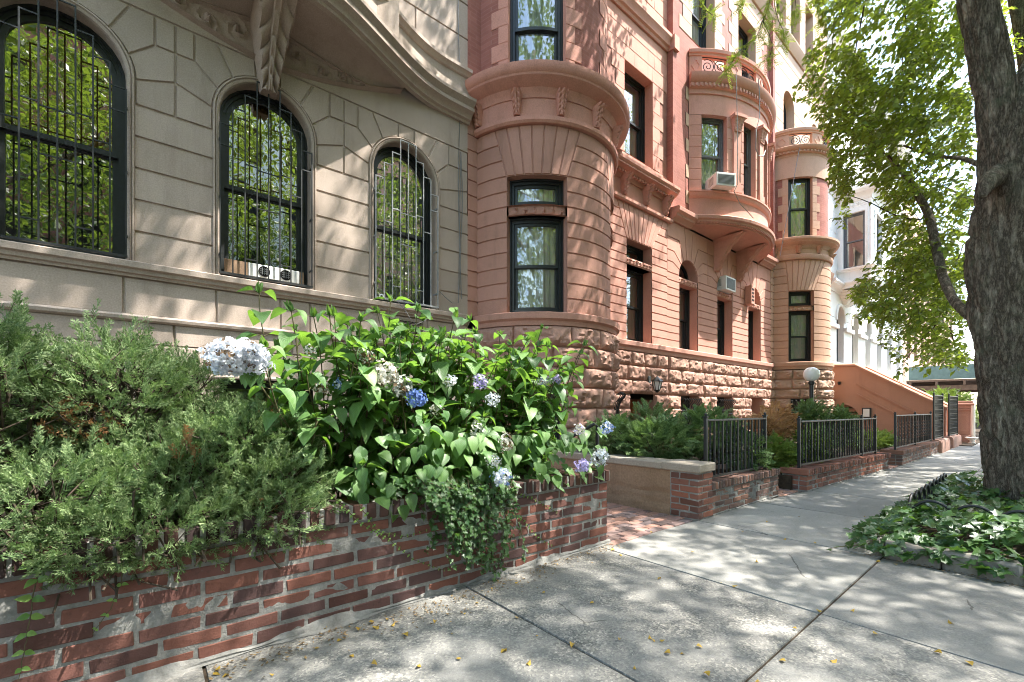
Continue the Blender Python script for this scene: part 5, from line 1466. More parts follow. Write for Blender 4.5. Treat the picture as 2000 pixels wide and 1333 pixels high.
ringframe(m, lambda u, o, z: V((22.2 - 0.22 - o, 1.9 + u, z)), outline(-0.16, 0.16, 0.4, 1.0), outline(-0.11, 0.11, 0.46, 0.94), 0.012, -0.002, outer=True)
m.build('pier', M['rock'], t_, 30)
m = MB(); m.tube([(21.93, 1.62, 0.0), (21.93, 1.62, 1.1), (21.96, 1.62, 1.3), (22.05, 1.60, 1.42)], 0.05, 8); m.build('scroll', M['white'], t_, 50)
t_ = thing('stone_urn', 'small pale stone bowl at the foot of the newel', 'urn', (21.4, 1.75, 0))
m = MB(); m.lathe((21.5, 1.62, 0.0), [(0.10, 0.0), (0.10, 0.03), (0.05, 0.07), (0.06, 0.12), (0.15, 0.19), (0.17, 0.22), (0.15, 0.225), (0.0, 0.20)], 18); m.build('bowl', M['white'], t_, 50)

# ------------------------------------------------------------------ scaffold shed and barrier down the street
t_ = thing('sidewalk_shed', 'green boarded scaffold shed spanning the pavement far down the street', 'scaffold', (38, 2, 0))
m = MB(); m.box(38.0, 38.06, -0.6, 5.7, 3.0, 3.85); m.box(38.0, 52, -0.66, -0.6, 3.0, 3.85); m.build('parapet_boards', M['shutter_green'], t_)
m = MB(); m.box(37.9, 52, -0.7, 5.8, 2.86, 2.98)
for y in lin(-0.5, 5.6, 5): m.box(37.8, 52, y - 0.05, y + 0.05, 2.62, 2.86)
m.box(38.1, 38.3, -0.6, 5.8, 2.3, 2.62); m.box(44, 44.2, -0.6, 5.8, 2.3, 2.62); m.build('deck', M['plank'], t_)
for x in (38.2, 41.2, 44.1, 47.2, 50.5):
    for y in (-0.4, 3.9):
        m = MB(); m.tube([(x, y, 0), (x, y, 2.3)], 0.055, 8); m.bar((x, y - 0.5, 2.29), (x, y, 1.8), 0.04); m.bar((x, y + 0.5, 2.29), (x, y, 1.8), 0.04); m.build('post', M['galv'], t_)
t_ = thing('mesh_barrier', 'grey mesh barrier standing in the bright pavement beyond the newel', 'barrier', (27, 1.5, 0))
m = MB(); y0_, y1_ = 1.75, 0.9
m.tube([(27, y0_, 0), (27, y0_, 1.15), (27.6, y1_, 1.15), (27.6, y1_, 0)], 0.022, 6); m.bar((27, y0_, 0.12), (27.6, y1_, 0.12), 0.03); m.build('frame', M['galv'], t_)
m = MB()
for k in range(1, 24):
    q = k / 24; m.bar((27 + 0.6 * q, y0_ + (y1_ - y0_) * q, 0.12), (27 + 0.6 * q, y0_ + (y1_ - y0_) * q, 1.14), 0.008); z = 0.12 + q * 1.02; m.bar((27, y0_, z), (27.6, y1_, z), 0.008)
m.build('mesh', M['galv'], t_)

# ------------------------------------------------------------------ tree pit
m = MB(); m.box(4.72, 8.9, -0.70, 0.84, -0.2, 0.07); tag(m.build('tree_pit_soil', M['soil']), kind='structure')
t_ = thing('pit_kerb', 'worn granite block kerb edging the ivy covered tree pit', 'kerb', (4.66, 0.85, 0))
m = MB(); y = -0.70
while y < 0.86:
    L = U(0.3, 0.5); L = min(L, 0.90 - y); m.box(4.60 + U(-0.012, 0.012), 4.72, y + 0.004, y + L - 0.004, -0.1, 0.125 + U(-0.02, 0.012), 0, 0.02, 0.01); y += L
x = 4.73
while x < 8.9:
    L = U(0.3, 0.6); m.box(x + 0.004, x + L - 0.004, 0.845, 0.935 + U(-0.008, 0.008), -0.1, 0.11 + U(-0.02, 0.01), 0, 0.02, 0.008); x += L
m.build('granite_blocks', M['curb'], t_, 40)
def hoops(label, pts, r=0.17, h=0.29):
    t = thing('hoop_edging', label, 'edging', pts[0])
    for (a, b) in pts[1]:
        a, b = V(a), V(b); m = MB(); pp = []
        for k in range(17):
            q = math.pi * k / 16; c = (a + b) / 2; d = (b - a) / 2
            pp.append(c - d * math.cos(q) + V((0, 0, 0.06 + h * math.sin(q) ** 0.8)))
        m.tube(pp, 0.0125, 8); m.build('hoop', M['iron'], t, 60)
    return t
hoops('row of black wire hoops crossing the ivy in front of the trunk', ((5.55, 0.8, 0), [((5.55 + 0.01 * k, 0.84 - 0.27 * k, 0), (5.55 + 0.01 * k, 0.84 - 0.27 * k - 0.34, 0)) for k in range(5)]))
hoops('cluster of black wire hoops along the pavement side of the ivy', ((5.7, 0.84, 0), [((5.62 + 0.27 * k, 0.845, 0), (5.62 + 0.27 * k + 0.34, 0.84, 0)) for k in range(9)]), h=0.30)

# ------------------------------------------------------------------ across the road (seen in the window reflections)
PX = lambda u, o, z: V((u, -14.0 + o, z))
def far_house(label, x0, x1, mat, nb, floors=(1.0, 4.2, 7.4, 10.6, 13.8)):
    t = thing('row_house', label, 'house', ((x0 + x1) / 2, -14, 0)); t['group'] = 'houses across the road'
    wdt = (x1 - x0) / nb; ops = [(x0 + wdt * (k + 0.5) - 0.55, x0 + wdt * (k + 0.5) + 0.55, z, z + 2.1) for k in range(nb) for z in floors]
    m = MB(); courses(m, PX, [0, 0.9] + list(lin(0.9, 17, 11))[1:], x0, x1, ops, g=0.01)
    for q in ops: reveal(m, PX, outline(*q), 0, -0.2)
    sweep(m, PX, [x0, x1], cornice_prof(16.8, 17.5, 0.5)); m.box(x0, x1, -22, -14.25, 17.0, 17.2); m.build('wall', M[mat], t)
    g = MB()
    for q in ops: pane_mesh(g, PX, outline(*q), -0.19)
    g.build('pane', M['dark'], t)
far_house('brick house across the road mirrored in the windows', -9, 1.0, 'facebrick', 5)
far_house('white house across the road mirrored in the windows', 1.0, 7.5, 'white', 3)
far_house('brownstone across the road mirrored in the windows', 7.5, 15.0, 'b3stone', 4)
far_house('pale house across the road mirrored in the windows', 15.0, 27.0, 'b3pale', 5)
# ------------------------------------------------------------------ plants
def rv(a=1.0):
    while True:
        v = V((U(-1, 1), U(-1, 1), U(-1, 1)))
        if 0.05 < v.length < 1: return v.normalized() * a
def frame(d, up=V((0, 0, 1))):
    d = d.normalized(); x = d.cross(up)
    if x.length < 1e-3: x = d.cross(V((1, 0, 0)))
    x.normalize(); return d, x, x.cross(d)

def leaf(mb, p, d, nrm, L, W, fold=0.25, curl=0.3, mat=0, rows=5, tip=0.5, uv=True):
    """ovate leaf with a folded midrib; d along the midrib, nrm the upper side"""
    d = d.normalized(); x = d.cross(nrm)
    if x.length < 1e-4: x = d.orthogonal()
    x.normalize(); n = x.cross(d)
    vs, fs, uvs = [], [], []
    for i in range(rows + 1):
        t = i / rows
        w = W * 0.5 * (math.sin(math.pi * min(1, t ** 0.62)) ** 0.85 if 0 < t < 1 else 0.0)
        c = p + d * (L * (t - curl * 0.25 * t * t)) - n * (L * curl * t * t)
        if i in (0, rows): vs.append(c); uvs.append((0, t))
        else:
            up = n * (w * fold * 2)
            vs += [c - x * w + up, c, c + x * w + up]; uvs += [(-1, t), (0, t), (1, t)]
    fs += [(0, 2, 1), (0, 3, 2)]
    for i in range(rows - 2):
        b = 1 + 3 * i
        fs += [(b, b + 1, b + 4, b + 3), (b + 1, b + 2, b + 5, b + 4)]
    b = 1 + 3 * (rows - 2); e = len(vs) - 1
    fs += [(b, b + 1, e), (b + 1, b + 2, e)]
    mb.add(vs, fs, mat, uvs if uv else None)

def small_leaf(mb, p, d, nrm, L, W, mat=0):
    x = d.cross(nrm)
    if x.length < 1e-4: x = d.orthogonal()
    x = x.normalized() * (W / 2); n = nrm * (W * 0.14); m_ = p + d * (L * 0.45)
    mb.add([p, m_ - x + n, p + d * L - nrm * (L * 0.12), m_ + x + n, m_], [(0, 4, 1), (1, 4, 2), (4, 3, 2), (0, 3, 4)], mat)

def lobed_leaf(mb, p, d, nrm, L, mat=0):
    d = d.normalized(); x = d.cross(nrm).normalized(); n = x.cross(d)
    pr = [(0.0, 0.0), (-0.30, -0.10), (-0.46, 0.10), (-0.27, 0.26), (-0.50, 0.52), (-0.22, 0.55), (0, 1.0), (0.22, 0.55), (0.50, 0.52), (0.27, 0.26), (0.46, 0.10), (0.30, -0.10)]
    vs = [p + d * (L * 0.33) - n * (L * 0.05)]; uvs = [(0, 0.33)]
    for a, b in pr:
        vs.append(p + x * (a * L) + d * (b * L) + n * (L * (0.12 * abs(a) - 0.16 * b * b + U(-0.02, 0.02)))); uvs.append((a * 2, b))
    k = len(pr)
    mb.add(vs, [(0, 1 + i, 1 + (i + 1) % k) for i in range(k)], mat, uvs)

# feathery juniper sprays: templates in a local frame (x along, y across, z up)
def spray_template(n, L, tw, nl, nw, two=True):
    T = []
    for i in range(n):
        t = (i + 0.6) / n
        for sg in (-1, 1):
            a = rad(38 + U(-12, 12)); l = tw * (1.1 - t * 0.85) * U(0.7, 1.2)
            b = V((L * t, 0, -0.12 * L * t * t)); dd = V((math.cos(a), sg * math.sin(a), U(-0.25, 0.25)))
            T.append((b, dd, l, nw))
            if two:
                for q in (0.35, 0.6, 0.85):
                    for s2 in (-1, 1):
                        a2 = a * sg + s2 * rad(36); d2 = V((math.cos(a2), math.sin(a2), U(-0.5, 0.5)))
                        T.append((b + dd * (l * q), d2, nl * U(0.6, 1.2), nw * 0.85))
    T.append((V((L * 0.85, 0, -0.1 * L)), V((1, 0, -0.1)), tw, nw))
    return T
def put_spray(mb, T, p, d, roll, sc, mat=0):
    d, x, n = frame(d); c, s = math.cos(roll), math.sin(roll)
    y = x * c + n * s; z = n * c - x * s
    vs, fs = [], []
    for b, dd, l, w in T:
        P = p + (d * b.x + y * b.y + z * b.z) * sc; D = d * dd.x + y * dd.y + z * dd.z
        S = D.cross(z if abs(D.dot(z)) < 0.9 else y).normalized() * (w * sc * 0.5)
        k = len(vs); e = P + D * (l * sc); mdl = P + D * (l * sc * 0.55)
        vs += [P - S * 0.6, P + S * 0.6, mdl + S, e, mdl - S]; fs.append((k, k + 1, k + 2, k + 3, k + 4))
    mb.add(vs, fs, mat)

def branch(mb, a, b, r0, r1, n=8, wob=0.06, sag=0.0, mat=0):
    a, b = V(a), V(b); L = (b - a).length; pts = []
    s = rv(99)
    for i in range(n + 1):
        t = i / n
        o = V((noise.noise(s + V((t * 2.2, 0, 0))), noise.noise(s + V((0, t * 2.2, 7))), noise.noise(s + V((3, 0, t * 2.2))))) * (wob * L * math.sin(t * math.pi) ** 0.5 if 0 < t < 1 else 0)
        pts.append(a.lerp(b, t) + o + V((0, 0, sag * L * 4 * t * (1 - t))))
    mb.tube(pts, [r0 + (r1 - r0) * i / n for i in range(n + 1)], 6, mat)
    return pts

def tuft_template(n=7, L=0.095, tw=0.036, nl=0.014, nw=0.0036):
    T = []
    for i in range(n):
        t = (i + 0.5) / n; az = U(0, 6.28)
        for s in range(2):
            a = rad(34 + U(-10, 14)); az += 2.4 + U(-0.4, 0.4); l = tw * (1.15 - t * 0.8) * U(0.7, 1.2)
            b = V((L * t, 0, 0)); dd = V((math.cos(a), math.sin(a) * math.cos(az), math.sin(a) * math.sin(az) * 0.8)); T.append((b, dd, l, nw))
            for q in (0.4, 0.7):
                for s2 in (-1, 1):
                    T.append((b + dd * (l * q), (dd + V((U(-0.2, 0.4), s2 * 0.5 + U(-0.2, 0.2), U(-0.5, 0.5)))).normalized(), nl * U(0.7, 1.2), nw * 0.9))
    T.append((V((L * 0.9, 0, 0)), V((1, 0, 0)), tw * 0.6, nw)); return T
JT = [tuft_template() for _ in range(8)]
def juniper(label, base, lobes, N, mat='jun'):
    t = thing('juniper', label, 'shrub', base)
    fo, br = MB(), MB()
    tot = sum(l[2] for l in lobes)
    for c, r, wgt in lobes:
        c, r = V(c), V(r)
        for k in range(14):
            e = rv(); e.z = abs(e.z) * 0.8; branch(br, V(base) + V((U(-0.1, 0.1), U(-0.1, 0.1), 0)), c + V((e.x * r.x, e.y * r.y, e.z * r.z)) * 0.75, 0.016, 0.004, 8, 0.12)
        for k in range(int(N * wgt / tot)):
            e = rv(); q = U(0.35, 1.0) ** 0.45 * (0.82 + 0.42 * noise.noise(V((e.x * 3.2, e.y * 3.2, e.z * 3.2)) + c) + 0.15 * noise.noise(V((e.x * 8, e.y * 8, e.z * 8)) + c))
            p = c + V((e.x * r.x, e.y * r.y, e.z * r.z)) * q
            if p.z < 0.40 or p.y < 2.36 or (p.z < 0.66 and p.y > 2.5 and p.z < 0.45): continue
            d = (V((e.x, e.y, e.z + 0.45)) + rv(0.75)).normalized()
            put_spray(fo, rnd.choice(JT), p - d * 0.04, d, U(0, 6.3), U(0.7, 1.25), 1 if noise.noise(p * 3.0) > 0.44 and rnd.random() < 0.35 else 0)
            if k % 9 == 0: br.tube([p - d * 0.28 + rv(0.03), p - d * 0.12, p], [0.005, 0.0035, 0.002], 4)
    br.build('branches', M['twig'], t); fo.build('foliage', [M[mat], M['dead']], t)
    return t
juniper('tall feathery green juniper at the left end behind the brick wall', (-0.45, 3.15, 0.44), [((-0.66, 3.15, 1.30), (0.46, 0.46, 0.50), 3), ((-0.12, 3.15, 1.24), (0.40, 0.40, 0.46), 2.4), ((0.18, 3.2, 1.28), (0.22, 0.25, 0.28), 0.6), ((-0.9, 2.9, 0.85), (0.6, 0.42, 0.42), 2), ((-0.3, 2.75, 0.76), (0.5, 0.38, 0.32), 1.6), ((-0.8, 2.6, 0.68), (0.5, 0.22, 0.2), 0.8)], 5600)
juniper('low spreading juniper in front of the limestone house, drooping over the coping', (0.3, 3.0, 0.44), [((0.42, 2.98, 0.98), (0.48, 0.42, 0.30), 3), ((0.12, 2.85, 0.80), (0.45, 0.36, 0.34), 2.2), ((0.52, 2.76, 0.74), (0.40, 0.30, 0.30), 2.2), ((0.0, 2.58, 0.64), (0.5, 0.22, 0.2), 1.2), ((0.5, 2.6, 0.62), (0.35, 0.2, 0.18), 0.8)], 5200)

# hydrangea
def flower_head(parent, c, r, pal, n, squash=(1, 1, 0.85)):
    m = MB(); c = V(c)
    for k in range(n):
        e = rv()
        p = c + V((e.x * r * squash[0], e.y * r * squash[1], e.z * r * squash[2])) * U(0.72, 1.12) * (1 + 0.5 * noise.noise(e * 1.6 + c * 7))
        nn = (e + rv(0.7)).normalized(); d = nn.orthogonal().normalized(); y = nn.cross(d); a0 = U(0, 2)
        mat = 0 if rnd.random() > pal[2] * (1 + 2.5 * max(0, noise.noise(e * 1.3 + c * 5))) + (0.35 if noise.noise(e * 1.5 + c * 9) > 0.3 else 0) * (pal[2] > 0) else 1
        s = r * U(0.16, 0.23) if r < 0.09 else U(0.010, 0.015)
        for q in range(4):
            a = a0 + q * math.pi / 2; u = d * math.cos(a) + y * math.sin(a); v_ = nn.cross(u)
            m.add([p, p + u * s * 0.6 - v_ * s * 0.52 + nn * s * 0.1, p + u * s * 1.05 + nn * s * 0.2, p + u * s * 0.6 + v_ * s * 0.52 + nn * s * 0.1], [(0, 1, 2, 3)], mat)
    return m.build('flower_head', [M[pal[0]], M[pal[1]]], parent)
def hydrangea():
    t = thing('hydrangea', 'big leafy hydrangea with pale blue and white flower heads above the brick wall', 'shrub', (1.9, 3.0, 0.44))
    st, lf = MB(), MB()
    def pair(p, axis, roll, L):
        d, x, n = frame(axis)
        for s in (-1, 1):
            side = (x * math.cos(roll) + n * math.sin(roll)) * s
            pet = p + side * 0.03 + d * 0.012
            ld = (side * 1.0 + d * U(0.0, 0.5) + V((0, 0, U(-0.75, 0.15)))).normalized()
            up = (V((0, 0, 1)) + d * 0.3 + rv(0.35)).normalized()
            st.tube([p, pet], [0.0028, 0.0022], 4)
            leaf(lf, pet, ld, up, L * U(0.7, 1.25), L * U(0.6, 0.78), U(0.12, 0.3), U(0.15, 0.6))
    canes = 0
    top = [(0.42, 1.62), (0.56, 1.82), (0.75, 1.74), (0.95, 1.80), (1.3, 1.72), (1.6, 1.78), (1.9, 1.70), (2.2, 1.72), (2.5, 1.62), (2.75, 1.76), (3.0, 1.55), (3.2, 1.2)]
    def ztop(x):
        for (a, b), (c, d) in zip(top, top[1:]):
            if a <= x <= c: return b + (d - b) * (x - a) / (c - a)
        return top[0][1] if x < top[0][0] else top[-1][1]
    for k in range(215):
        fr = rnd.random()
        bx = U(0.72, 2.95); b = V((bx, U(2.85, 3.3), 0.43))
        tx = bx + U(-0.28, 0.32); ty = U(2.50, 3.35)
        hi = ztop(tx) - (0 if fr > 0.6 else U(0.1, 0.95)) - max(0, (2.75 - ty)) * 0.9
        if tx < 0.85 and hi < 1.15: hi = U(1.2, 1.6)
        if tx < 0.44: continue
        if k % 9 == 0 and tx > 0.5: hi = ztop(tx) + U(0.06, 0.2)
        e = V((tx, ty, max(0.58, hi + U(-0.08, 0.02))))
        pts = branch(st, b, e, 0.006, 0.003, 9, 0.06, 0.05); n = len(pts); roll = U(0, 3)
        for i in range(3, n):
            if pts[i].z < 0.55: continue
            ax = pts[i] - pts[i - 1]; pair(pts[i], ax, roll, 0.168 * (0.78 + 0.22 * math.sin(i)) if i < n - 1 else 0.11); roll += math.pi / 2
        ax = pts[-1] - pts[-2]
        for q in range(4): leaf(lf, pts[-1], (ax.normalized() + rv(0.45)).normalized(), rv(), U(0.05, 0.08), 0.028, 0.5, 0.2)
    # leaves nodding over the coping
    for k in range(150):
        x = U(0.95, 3.12); p = V((x, U(2.44, 2.62), U(0.60, 1.05)))
        leaf(lf, p, V((U(-0.5, 0.5), -0.5, U(-0.9, -0.1))).normalized(), V((U(-0.2, 0.2), -0.5, 0.8)).normalized(), U(0.09, 0.145), U(0.065, 0.095), 0.18, U(0.1, 0.5))
    h0 = at_depth(470, 705, 2.09); branch(st, (0.78, 2.9, 0.9), h0, 0.006, 0.004, 8, 0.03)
    for q in range(3): leaf(lf, h0 + V((0.05, 0, -0.03)), V((U(-0.6, 0.8), U(-0.4, 0.4), U(-0.5, 0.3))), V((0, -0.3, 1)), 0.11, 0.075)
    st.build('stems', M['stem'], t, 60); lf.build('leaves', M['hyd'], t, 180)
    F = [(462, 697, 2.35, 0.10, ('pet_pale', 'pet_brown', 0.05), 1100, (1.1, 1, 0.72)), (812, 778, 3.0, 0.060, ('pet_blue', 'pet_blue', 0), 160, (1, 1, 0.9)), (752, 732, 2.95, 0.075, ('pet_white', 'pet_brown', 0.06), 200, (1, 1, 1)), (785, 755, 3.0, 0.07, ('pet_faded', 'pet_brown', 0.1), 160, (1, 1, 0.9)),
         (938, 745, 3.4, 0.055, ('pet_lilac', 'pet_faded', 0.1), 120, (0.9, 1, 1)), (962, 780, 3.4, 0.05, ('pet_pale', 'pet_faded', 0.3), 110, (1, 1, 1)), (1088, 741, 3.9, 0.042, ('pet_lilac', 'pet_lilac', 0), 100, (0.9, 1, 1)), (1062, 746, 3.9, 0.05, ('pet_faded', 'pet_blue', 0.15), 110, (1, 1, 1)),
         (1137, 910, 3.72, 0.062, ('pet_lilac', 'pet_lilac', 0), 130, (1, 1, 0.8)), (980, 932, 3.28, 0.062, ('pet_pale', 'pet_blue', 0.15), 150, (1.1, 1, 0.95)), (1172, 893, 3.85, 0.07, ('pet_faded', 'pet_pale', 0.3), 150, (1, 1, 1)), (988, 864, 3.3, 0.055, ('pet_white', 'pet_brown', 0.15), 120, (0.8, 1, 1.2)),
         (965, 900, 3.3, 0.05, ('pet_pale', 'pet_white', 0.4), 110, (1, 1, 0.9)), (715, 697, 2.95, 0.05, ('pet_faded', 'pet_brown', 0.35), 110, (1.1, 1, 1)), (930, 838, 3.35, 0.05, ('pet_white', 'pet_faded', 0.5), 100, (0.8, 1, 1.3)), (1186, 836, 4.0, 0.055, ('pet_blue', 'pet_pale', 0.4), 110, (0.9, 1, 1)),
         (1130, 840, 3.8, 0.05, ('pet_lilac', 'pet_white', 0.5), 100, (1, 1, 0.8)), (660, 750, 2.9, 0.035, ('pet_blue', 'pet_pale', 0.3), 70, (0.8, 1, 1)), (628, 757, 2.85, 0.045, ('pet_brown', 'pet_faded', 0.4), 90, (1, 1, 0.8)), (878, 745, 3.3, 0.05, ('pet_white', 'pet_pale', 0.5), 100, (1, 1, 0.8)), (605, 684, 2.8, 0.035, ('pet_faded', 'pet_brown', 0.3), 70, (1, 1, 1)), (850, 800, 3.2, 0.04, ('pet_white', 'pet_faded', 0.4), 80, (1, 1, 1))]
    for x, y, z, r, pal, n, sq in F: flower_head(t, at_depth(x, y, z - 0.28), r * (1.05 if x < 500 else 0.92), pal, n, sq)
hydrangea()

# trailing vines over the coping
def vine(label, pts, L, W, step, mat='vine', name='vine', droop=True, r=0.003, stem='stem'):
    t = thing(name, label, 'vine', pts[0]); st, lf = MB(), MB()
    P = [V(p) for p in pts]; path = []
    for i in range(len(P) - 1):
        n = max(2, int((P[i + 1] - P[i]).length / 0.02))
        for k in range(n): path.append(P[i].lerp(P[i + 1], k / n) + rv(0.003))
    path.append(P[-1]); st.tube(path, [r * (1 - 0.6 * i / len(path)) for i in range(len(path))], 5)
    acc = 0
    for i in range(1, len(path)):
        acc += (path[i] - path[i - 1]).length
        if acc > step:
            acc = 0; ax = (path[i] - path[i - 1]).normalized(); f = 1 - 0.55 * i / len(path)
            for s in (-1, 1):
                d = (ax.cross(V((0, -1, 0))) * s + V((0, -0.45, -0.25)) + rv(0.4)).normalized()
                leaf(lf, path[i], d, (V((0, -1, 0.6)) + rv(0.4)).normalized(), L * f * U(0.8, 1.2), W * f, 0.15, 0.25, rows=4)
    st.build('stem', M[stem], t); lf.build('leaves', M[mat], t, 180)
def wp(x, y, o=0.03): return on_plane(x, y, 2.53 - o)
vine('long leafy vine strand hanging down the left end of the brick wall', [wp(80, 1060), wp(72, 1120), wp(62, 1190), wp(50, 1260), wp(36, 1330)], 0.055, 0.036, 0.06)
vine('short thin vine tendril hanging on the brick wall right of the leafy strand', [wp(240, 1080), wp(236, 1140), wp(215, 1190), wp(180, 1240)], 0.03, 0.02, 0.05)
vine('pale green runner trailing across the bricks below the hydrangea', [wp(640, 960, 0.05), wp(700, 1020), wp(760, 1055), wp(810, 1095), wp(868, 1114)], 0.022, 0.015, 0.03)
vine('upper green runner reaching sideways over the coping bricks', [wp(700, 985, 0.05), wp(740, 1040, 0.03), wp(790, 1048), wp(838, 1035)], 0.022, 0.015, 0.03)
vine('wiry runner with a drooping tip near the right end of the brick wall', [wp(985, 960, 0.05), wp(1030, 970), wp(1060, 985), wp(1090, 1003)], 0.022, 0.016, 0.03)
vine('lower wiry runner crossing the bricks beside the ivy clump', [wp(960, 990, 0.06), wp(1020, 1015), wp(1050, 1050), wp(1080, 1068)], 0.022, 0.016, 0.03)
vine('bent brown dry stem looping down the brick wall left of the ivy clump', [wp(850, 970), wp(858, 1010), wp(885, 1045), wp(872, 1075), wp(893, 1088)], 0.012, 0.006, 0.2)
t_ = thing('ivy', 'dark ivy clump spilling over the coping to the pavement', 'ivy', (2.0, 2.45, 0)); st, lf = MB(), MB()
for k in range(60):
    x0 = U(800, 1000); a = wp(x0, U(925, 960), U(0.0, 0.1)); e = wp(930 + (x0 - 910) * U(0.2, 1.0) + U(-40, 40), U(1000, 1150) - abs(x0 - 930) * 0.5, U(0.0, 0.12)); e.z = max(0.02, e.z)
    pts = [a.lerp(e, q) + V((0.03 * math.sin(q * 5 + k), -0.05 * math.sin(q * 3), 0)) for q in lin(0, 1, 12)]
    st.tube(pts, [0.0025] * 13, 4)
    for i in range(1, 13):
        for q in range(2): lobed_leaf(lf, pts[i] + rv(0.02), (V((U(-0.8, 0.8), -0.5, U(-0.9, 0.2)))).normalized(), (V((0, -1, 0.5)) + rv(0.5)).normalized(), U(0.022, 0.045))
for k in range(260):
    p = on_plane(U(760, 1010), 950 + U(-22, 16), 2.47 + U(0, 0.22)); p.z = max(p.z, 0.62)
    lobed_leaf(lf, p, V((U(-1, 1), -0.6, U(-0.6, 0.1))).normalized(), (V((0, -0.5, 1)) + rv(0.4)).normalized(), U(0.03, 0.06))
st.build('stems', M['stem'], t_); lf.build('leaves', M['ivy'], t_, 180)

# ground ivy in the tree pit
t_ = tag(bpy.data.objects.new('ground_ivy', None), 'glossy ground ivy filling the tree pit around the trunk', 'ivy'); COL.objects.link(t_); t_.location = (6, 0.2, 0)
lf, st = MB(), MB()
def mound(x, y):
    e = min(1, max(0, (x - 4.5) / 0.45)) * min(1, max(0, (1.12 - y) / 0.35)) * min(1, max(0, (9.2 - x) / 0.5))
    return 0.06 + 0.24 * e + 0.07 * noise.noise(V((x * 2.2, y * 2.2, 0)))
for k in range(3600):
    x = 4.5 + 4.6 * rnd.random() ** 1.35; y = U(-0.72, 1.08)
    if (V((x, y)) - V((6.63, 0.15))).length < 0.43: continue
    z = mound(x, y) * U(0.6, 1.1)
    if x < 4.74 and rnd.random() < 0.55: continue
    if x < 4.75: z = max(0.03, 0.19 - (4.75 - x) * 0.5)
    d = V((U(-1, 1) - 0.35, U(-1, 1) + 0.2, U(-0.45, 0.15))).normalized()
    lobed_leaf(lf, V((x, y, z)), d, (V((-0.25, 0.1, 1)) + rv(0.75)).normalized(), U(0.045, 0.12))
for k in range(16):      # runners creeping on to the flags
    a = V((U(4.6, 6.2), U(0.6, 1.0), 0.12)); e = a + V((U(-0.35, 0.05), U(0.05, 0.35), 0)); e.z = 0.02
    pts = [a.lerp(e, q) + rv(0.01) for q in lin(0, 1, 6)]; st.tube(pts, 0.003, 4)
    for p in pts[2:]: lobed_leaf(lf, p, V((U(-1, 1), U(-1, 1), 0.1)).normalized(), (V((0, 0, 1)) + rv(0.4)).normalized(), U(0.035, 0.06))
st.build('runners', M['stem'], t_); lf.build('leaves', M['ivy'], t_, 180); t_.matrix_world

# clipped shrubs behind the low walls
YT = [spray_template(8, 0.20, 0.075, 0.026, 0.010, True) for _ in range(5)]
def shrub(name, label, base, lobes, N, mat, sc=(0.7, 1.2), ymin=2.3, upb=0.25):
    t = thing(name, label, 'shrub', base); fo, br = MB(), MB(); tot = sum(l[2] for l in lobes)
    for c, r, wgt in lobes:
        c, r = V(c), V(r)
        for k in range(6):
            e = rv(); branch(br, base, c + V((e.x * r.x, e.y * r.y, abs(e.z) * r.z)) * 0.7, 0.018, 0.004, 6, 0.1)
        for k in range(int(N * wgt / tot)):
            e = rv(); q = U(0.3, 1.0) ** 0.5 * (0.82 + 0.3 * noise.noise(V((e.x * 2.5, e.y * 2.5, e.z * 2.5)) + c))
            p = c + V((e.x * r.x, e.y * r.y, e.z * r.z)) * q
            if p.z < 0.15 or p.y < ymin: continue
            d = (V((e.x, e.y, e.z * 0.7 + upb)) + rv(0.5)).normalized(); put_spray(fo, rnd.choice(YT), p - d * 0.06, d, U(-0.7, 0.7), U(*sc))
    br.build('branches', M['twig'], t); fo.build('foliage', M[mat], t); return t
shrub('yew', 'dark spreading yew behind the stone capped cheek wall, tips poking through the short fence', (5.5, 3.3, 0.2), [((5.35, 3.35, 0.72), (0.75, 0.6, 0.36), 3), ((6.1, 3.05, 0.85), (0.6, 0.5, 0.42), 2.5), ((5.0, 3.9, 0.75), (0.5, 0.5, 0.35), 1.5), ((6.35, 2.65, 0.6), (0.4, 0.3, 0.35), 1)], 2100, 'yew', (0.5, 1.0), ymin=2.3)
shrub('cedar', 'blue green feathery cedar seedling in front of the orange basement door', (6.4, 4.2, 0.1), [((6.5, 4.2, 0.95), (0.5, 0.4, 0.35), 1), ((6.0, 4.5, 0.8), (0.5, 0.3, 0.3), 1)], 300, 'jun')
shrub('dry_shrub', 'bronze brown dry shrub between the two green ones', (8.2, 3.3, 0.1), [((8.0, 3.0, 0.80), (0.6, 0.4, 0.45), 2), ((8.6, 3.0, 0.95), (0.45, 0.35, 0.4), 1.3)], 900, 'bronze', (0.45, 0.8))
shrub('boxwood', 'loose light green shrub low behind the gap in the walls', (7.9, 2.7, 0.1), [((7.75, 2.75, 0.42), (0.55, 0.28, 0.30), 2), ((8.7, 2.6, 0.5), (0.5, 0.25, 0.35), 1.4)], 600, 'gold', ymin=2.42)
shrub('yew', 'bright green rounded yew around the foot of the globe lamp', (10.4, 3.0, 0.1), [((10.3, 3.0, 0.85), (0.75, 0.45, 0.6), 3), ((11.2, 2.75, 0.8), (0.55, 0.35, 0.5), 2), ((9.7, 2.7, 0.5), (0.5, 0.3, 0.4), 1)], 2200, 'yew', (0.4, 0.8), 2.38)
shrub('groundcover_shrub', 'low green bush at the foot of the orange stoop wall', (14, 3.0, 0.1), [((14.5, 2.9, 0.35), (1.8, 0.5, 0.25), 1)], 450, 'gold')
shrub('golden_shrub', 'yellow green feathery shrub above the carved newel', (26.2, 2.8, 0.0), [((26.2, 2.8, 1.5), (1.0, 0.9, 0.55), 2), ((26.6, 2.6, 1.0), (0.9, 0.9, 0.5), 1)], 700, 'gold', (1.0, 1.7), 0)
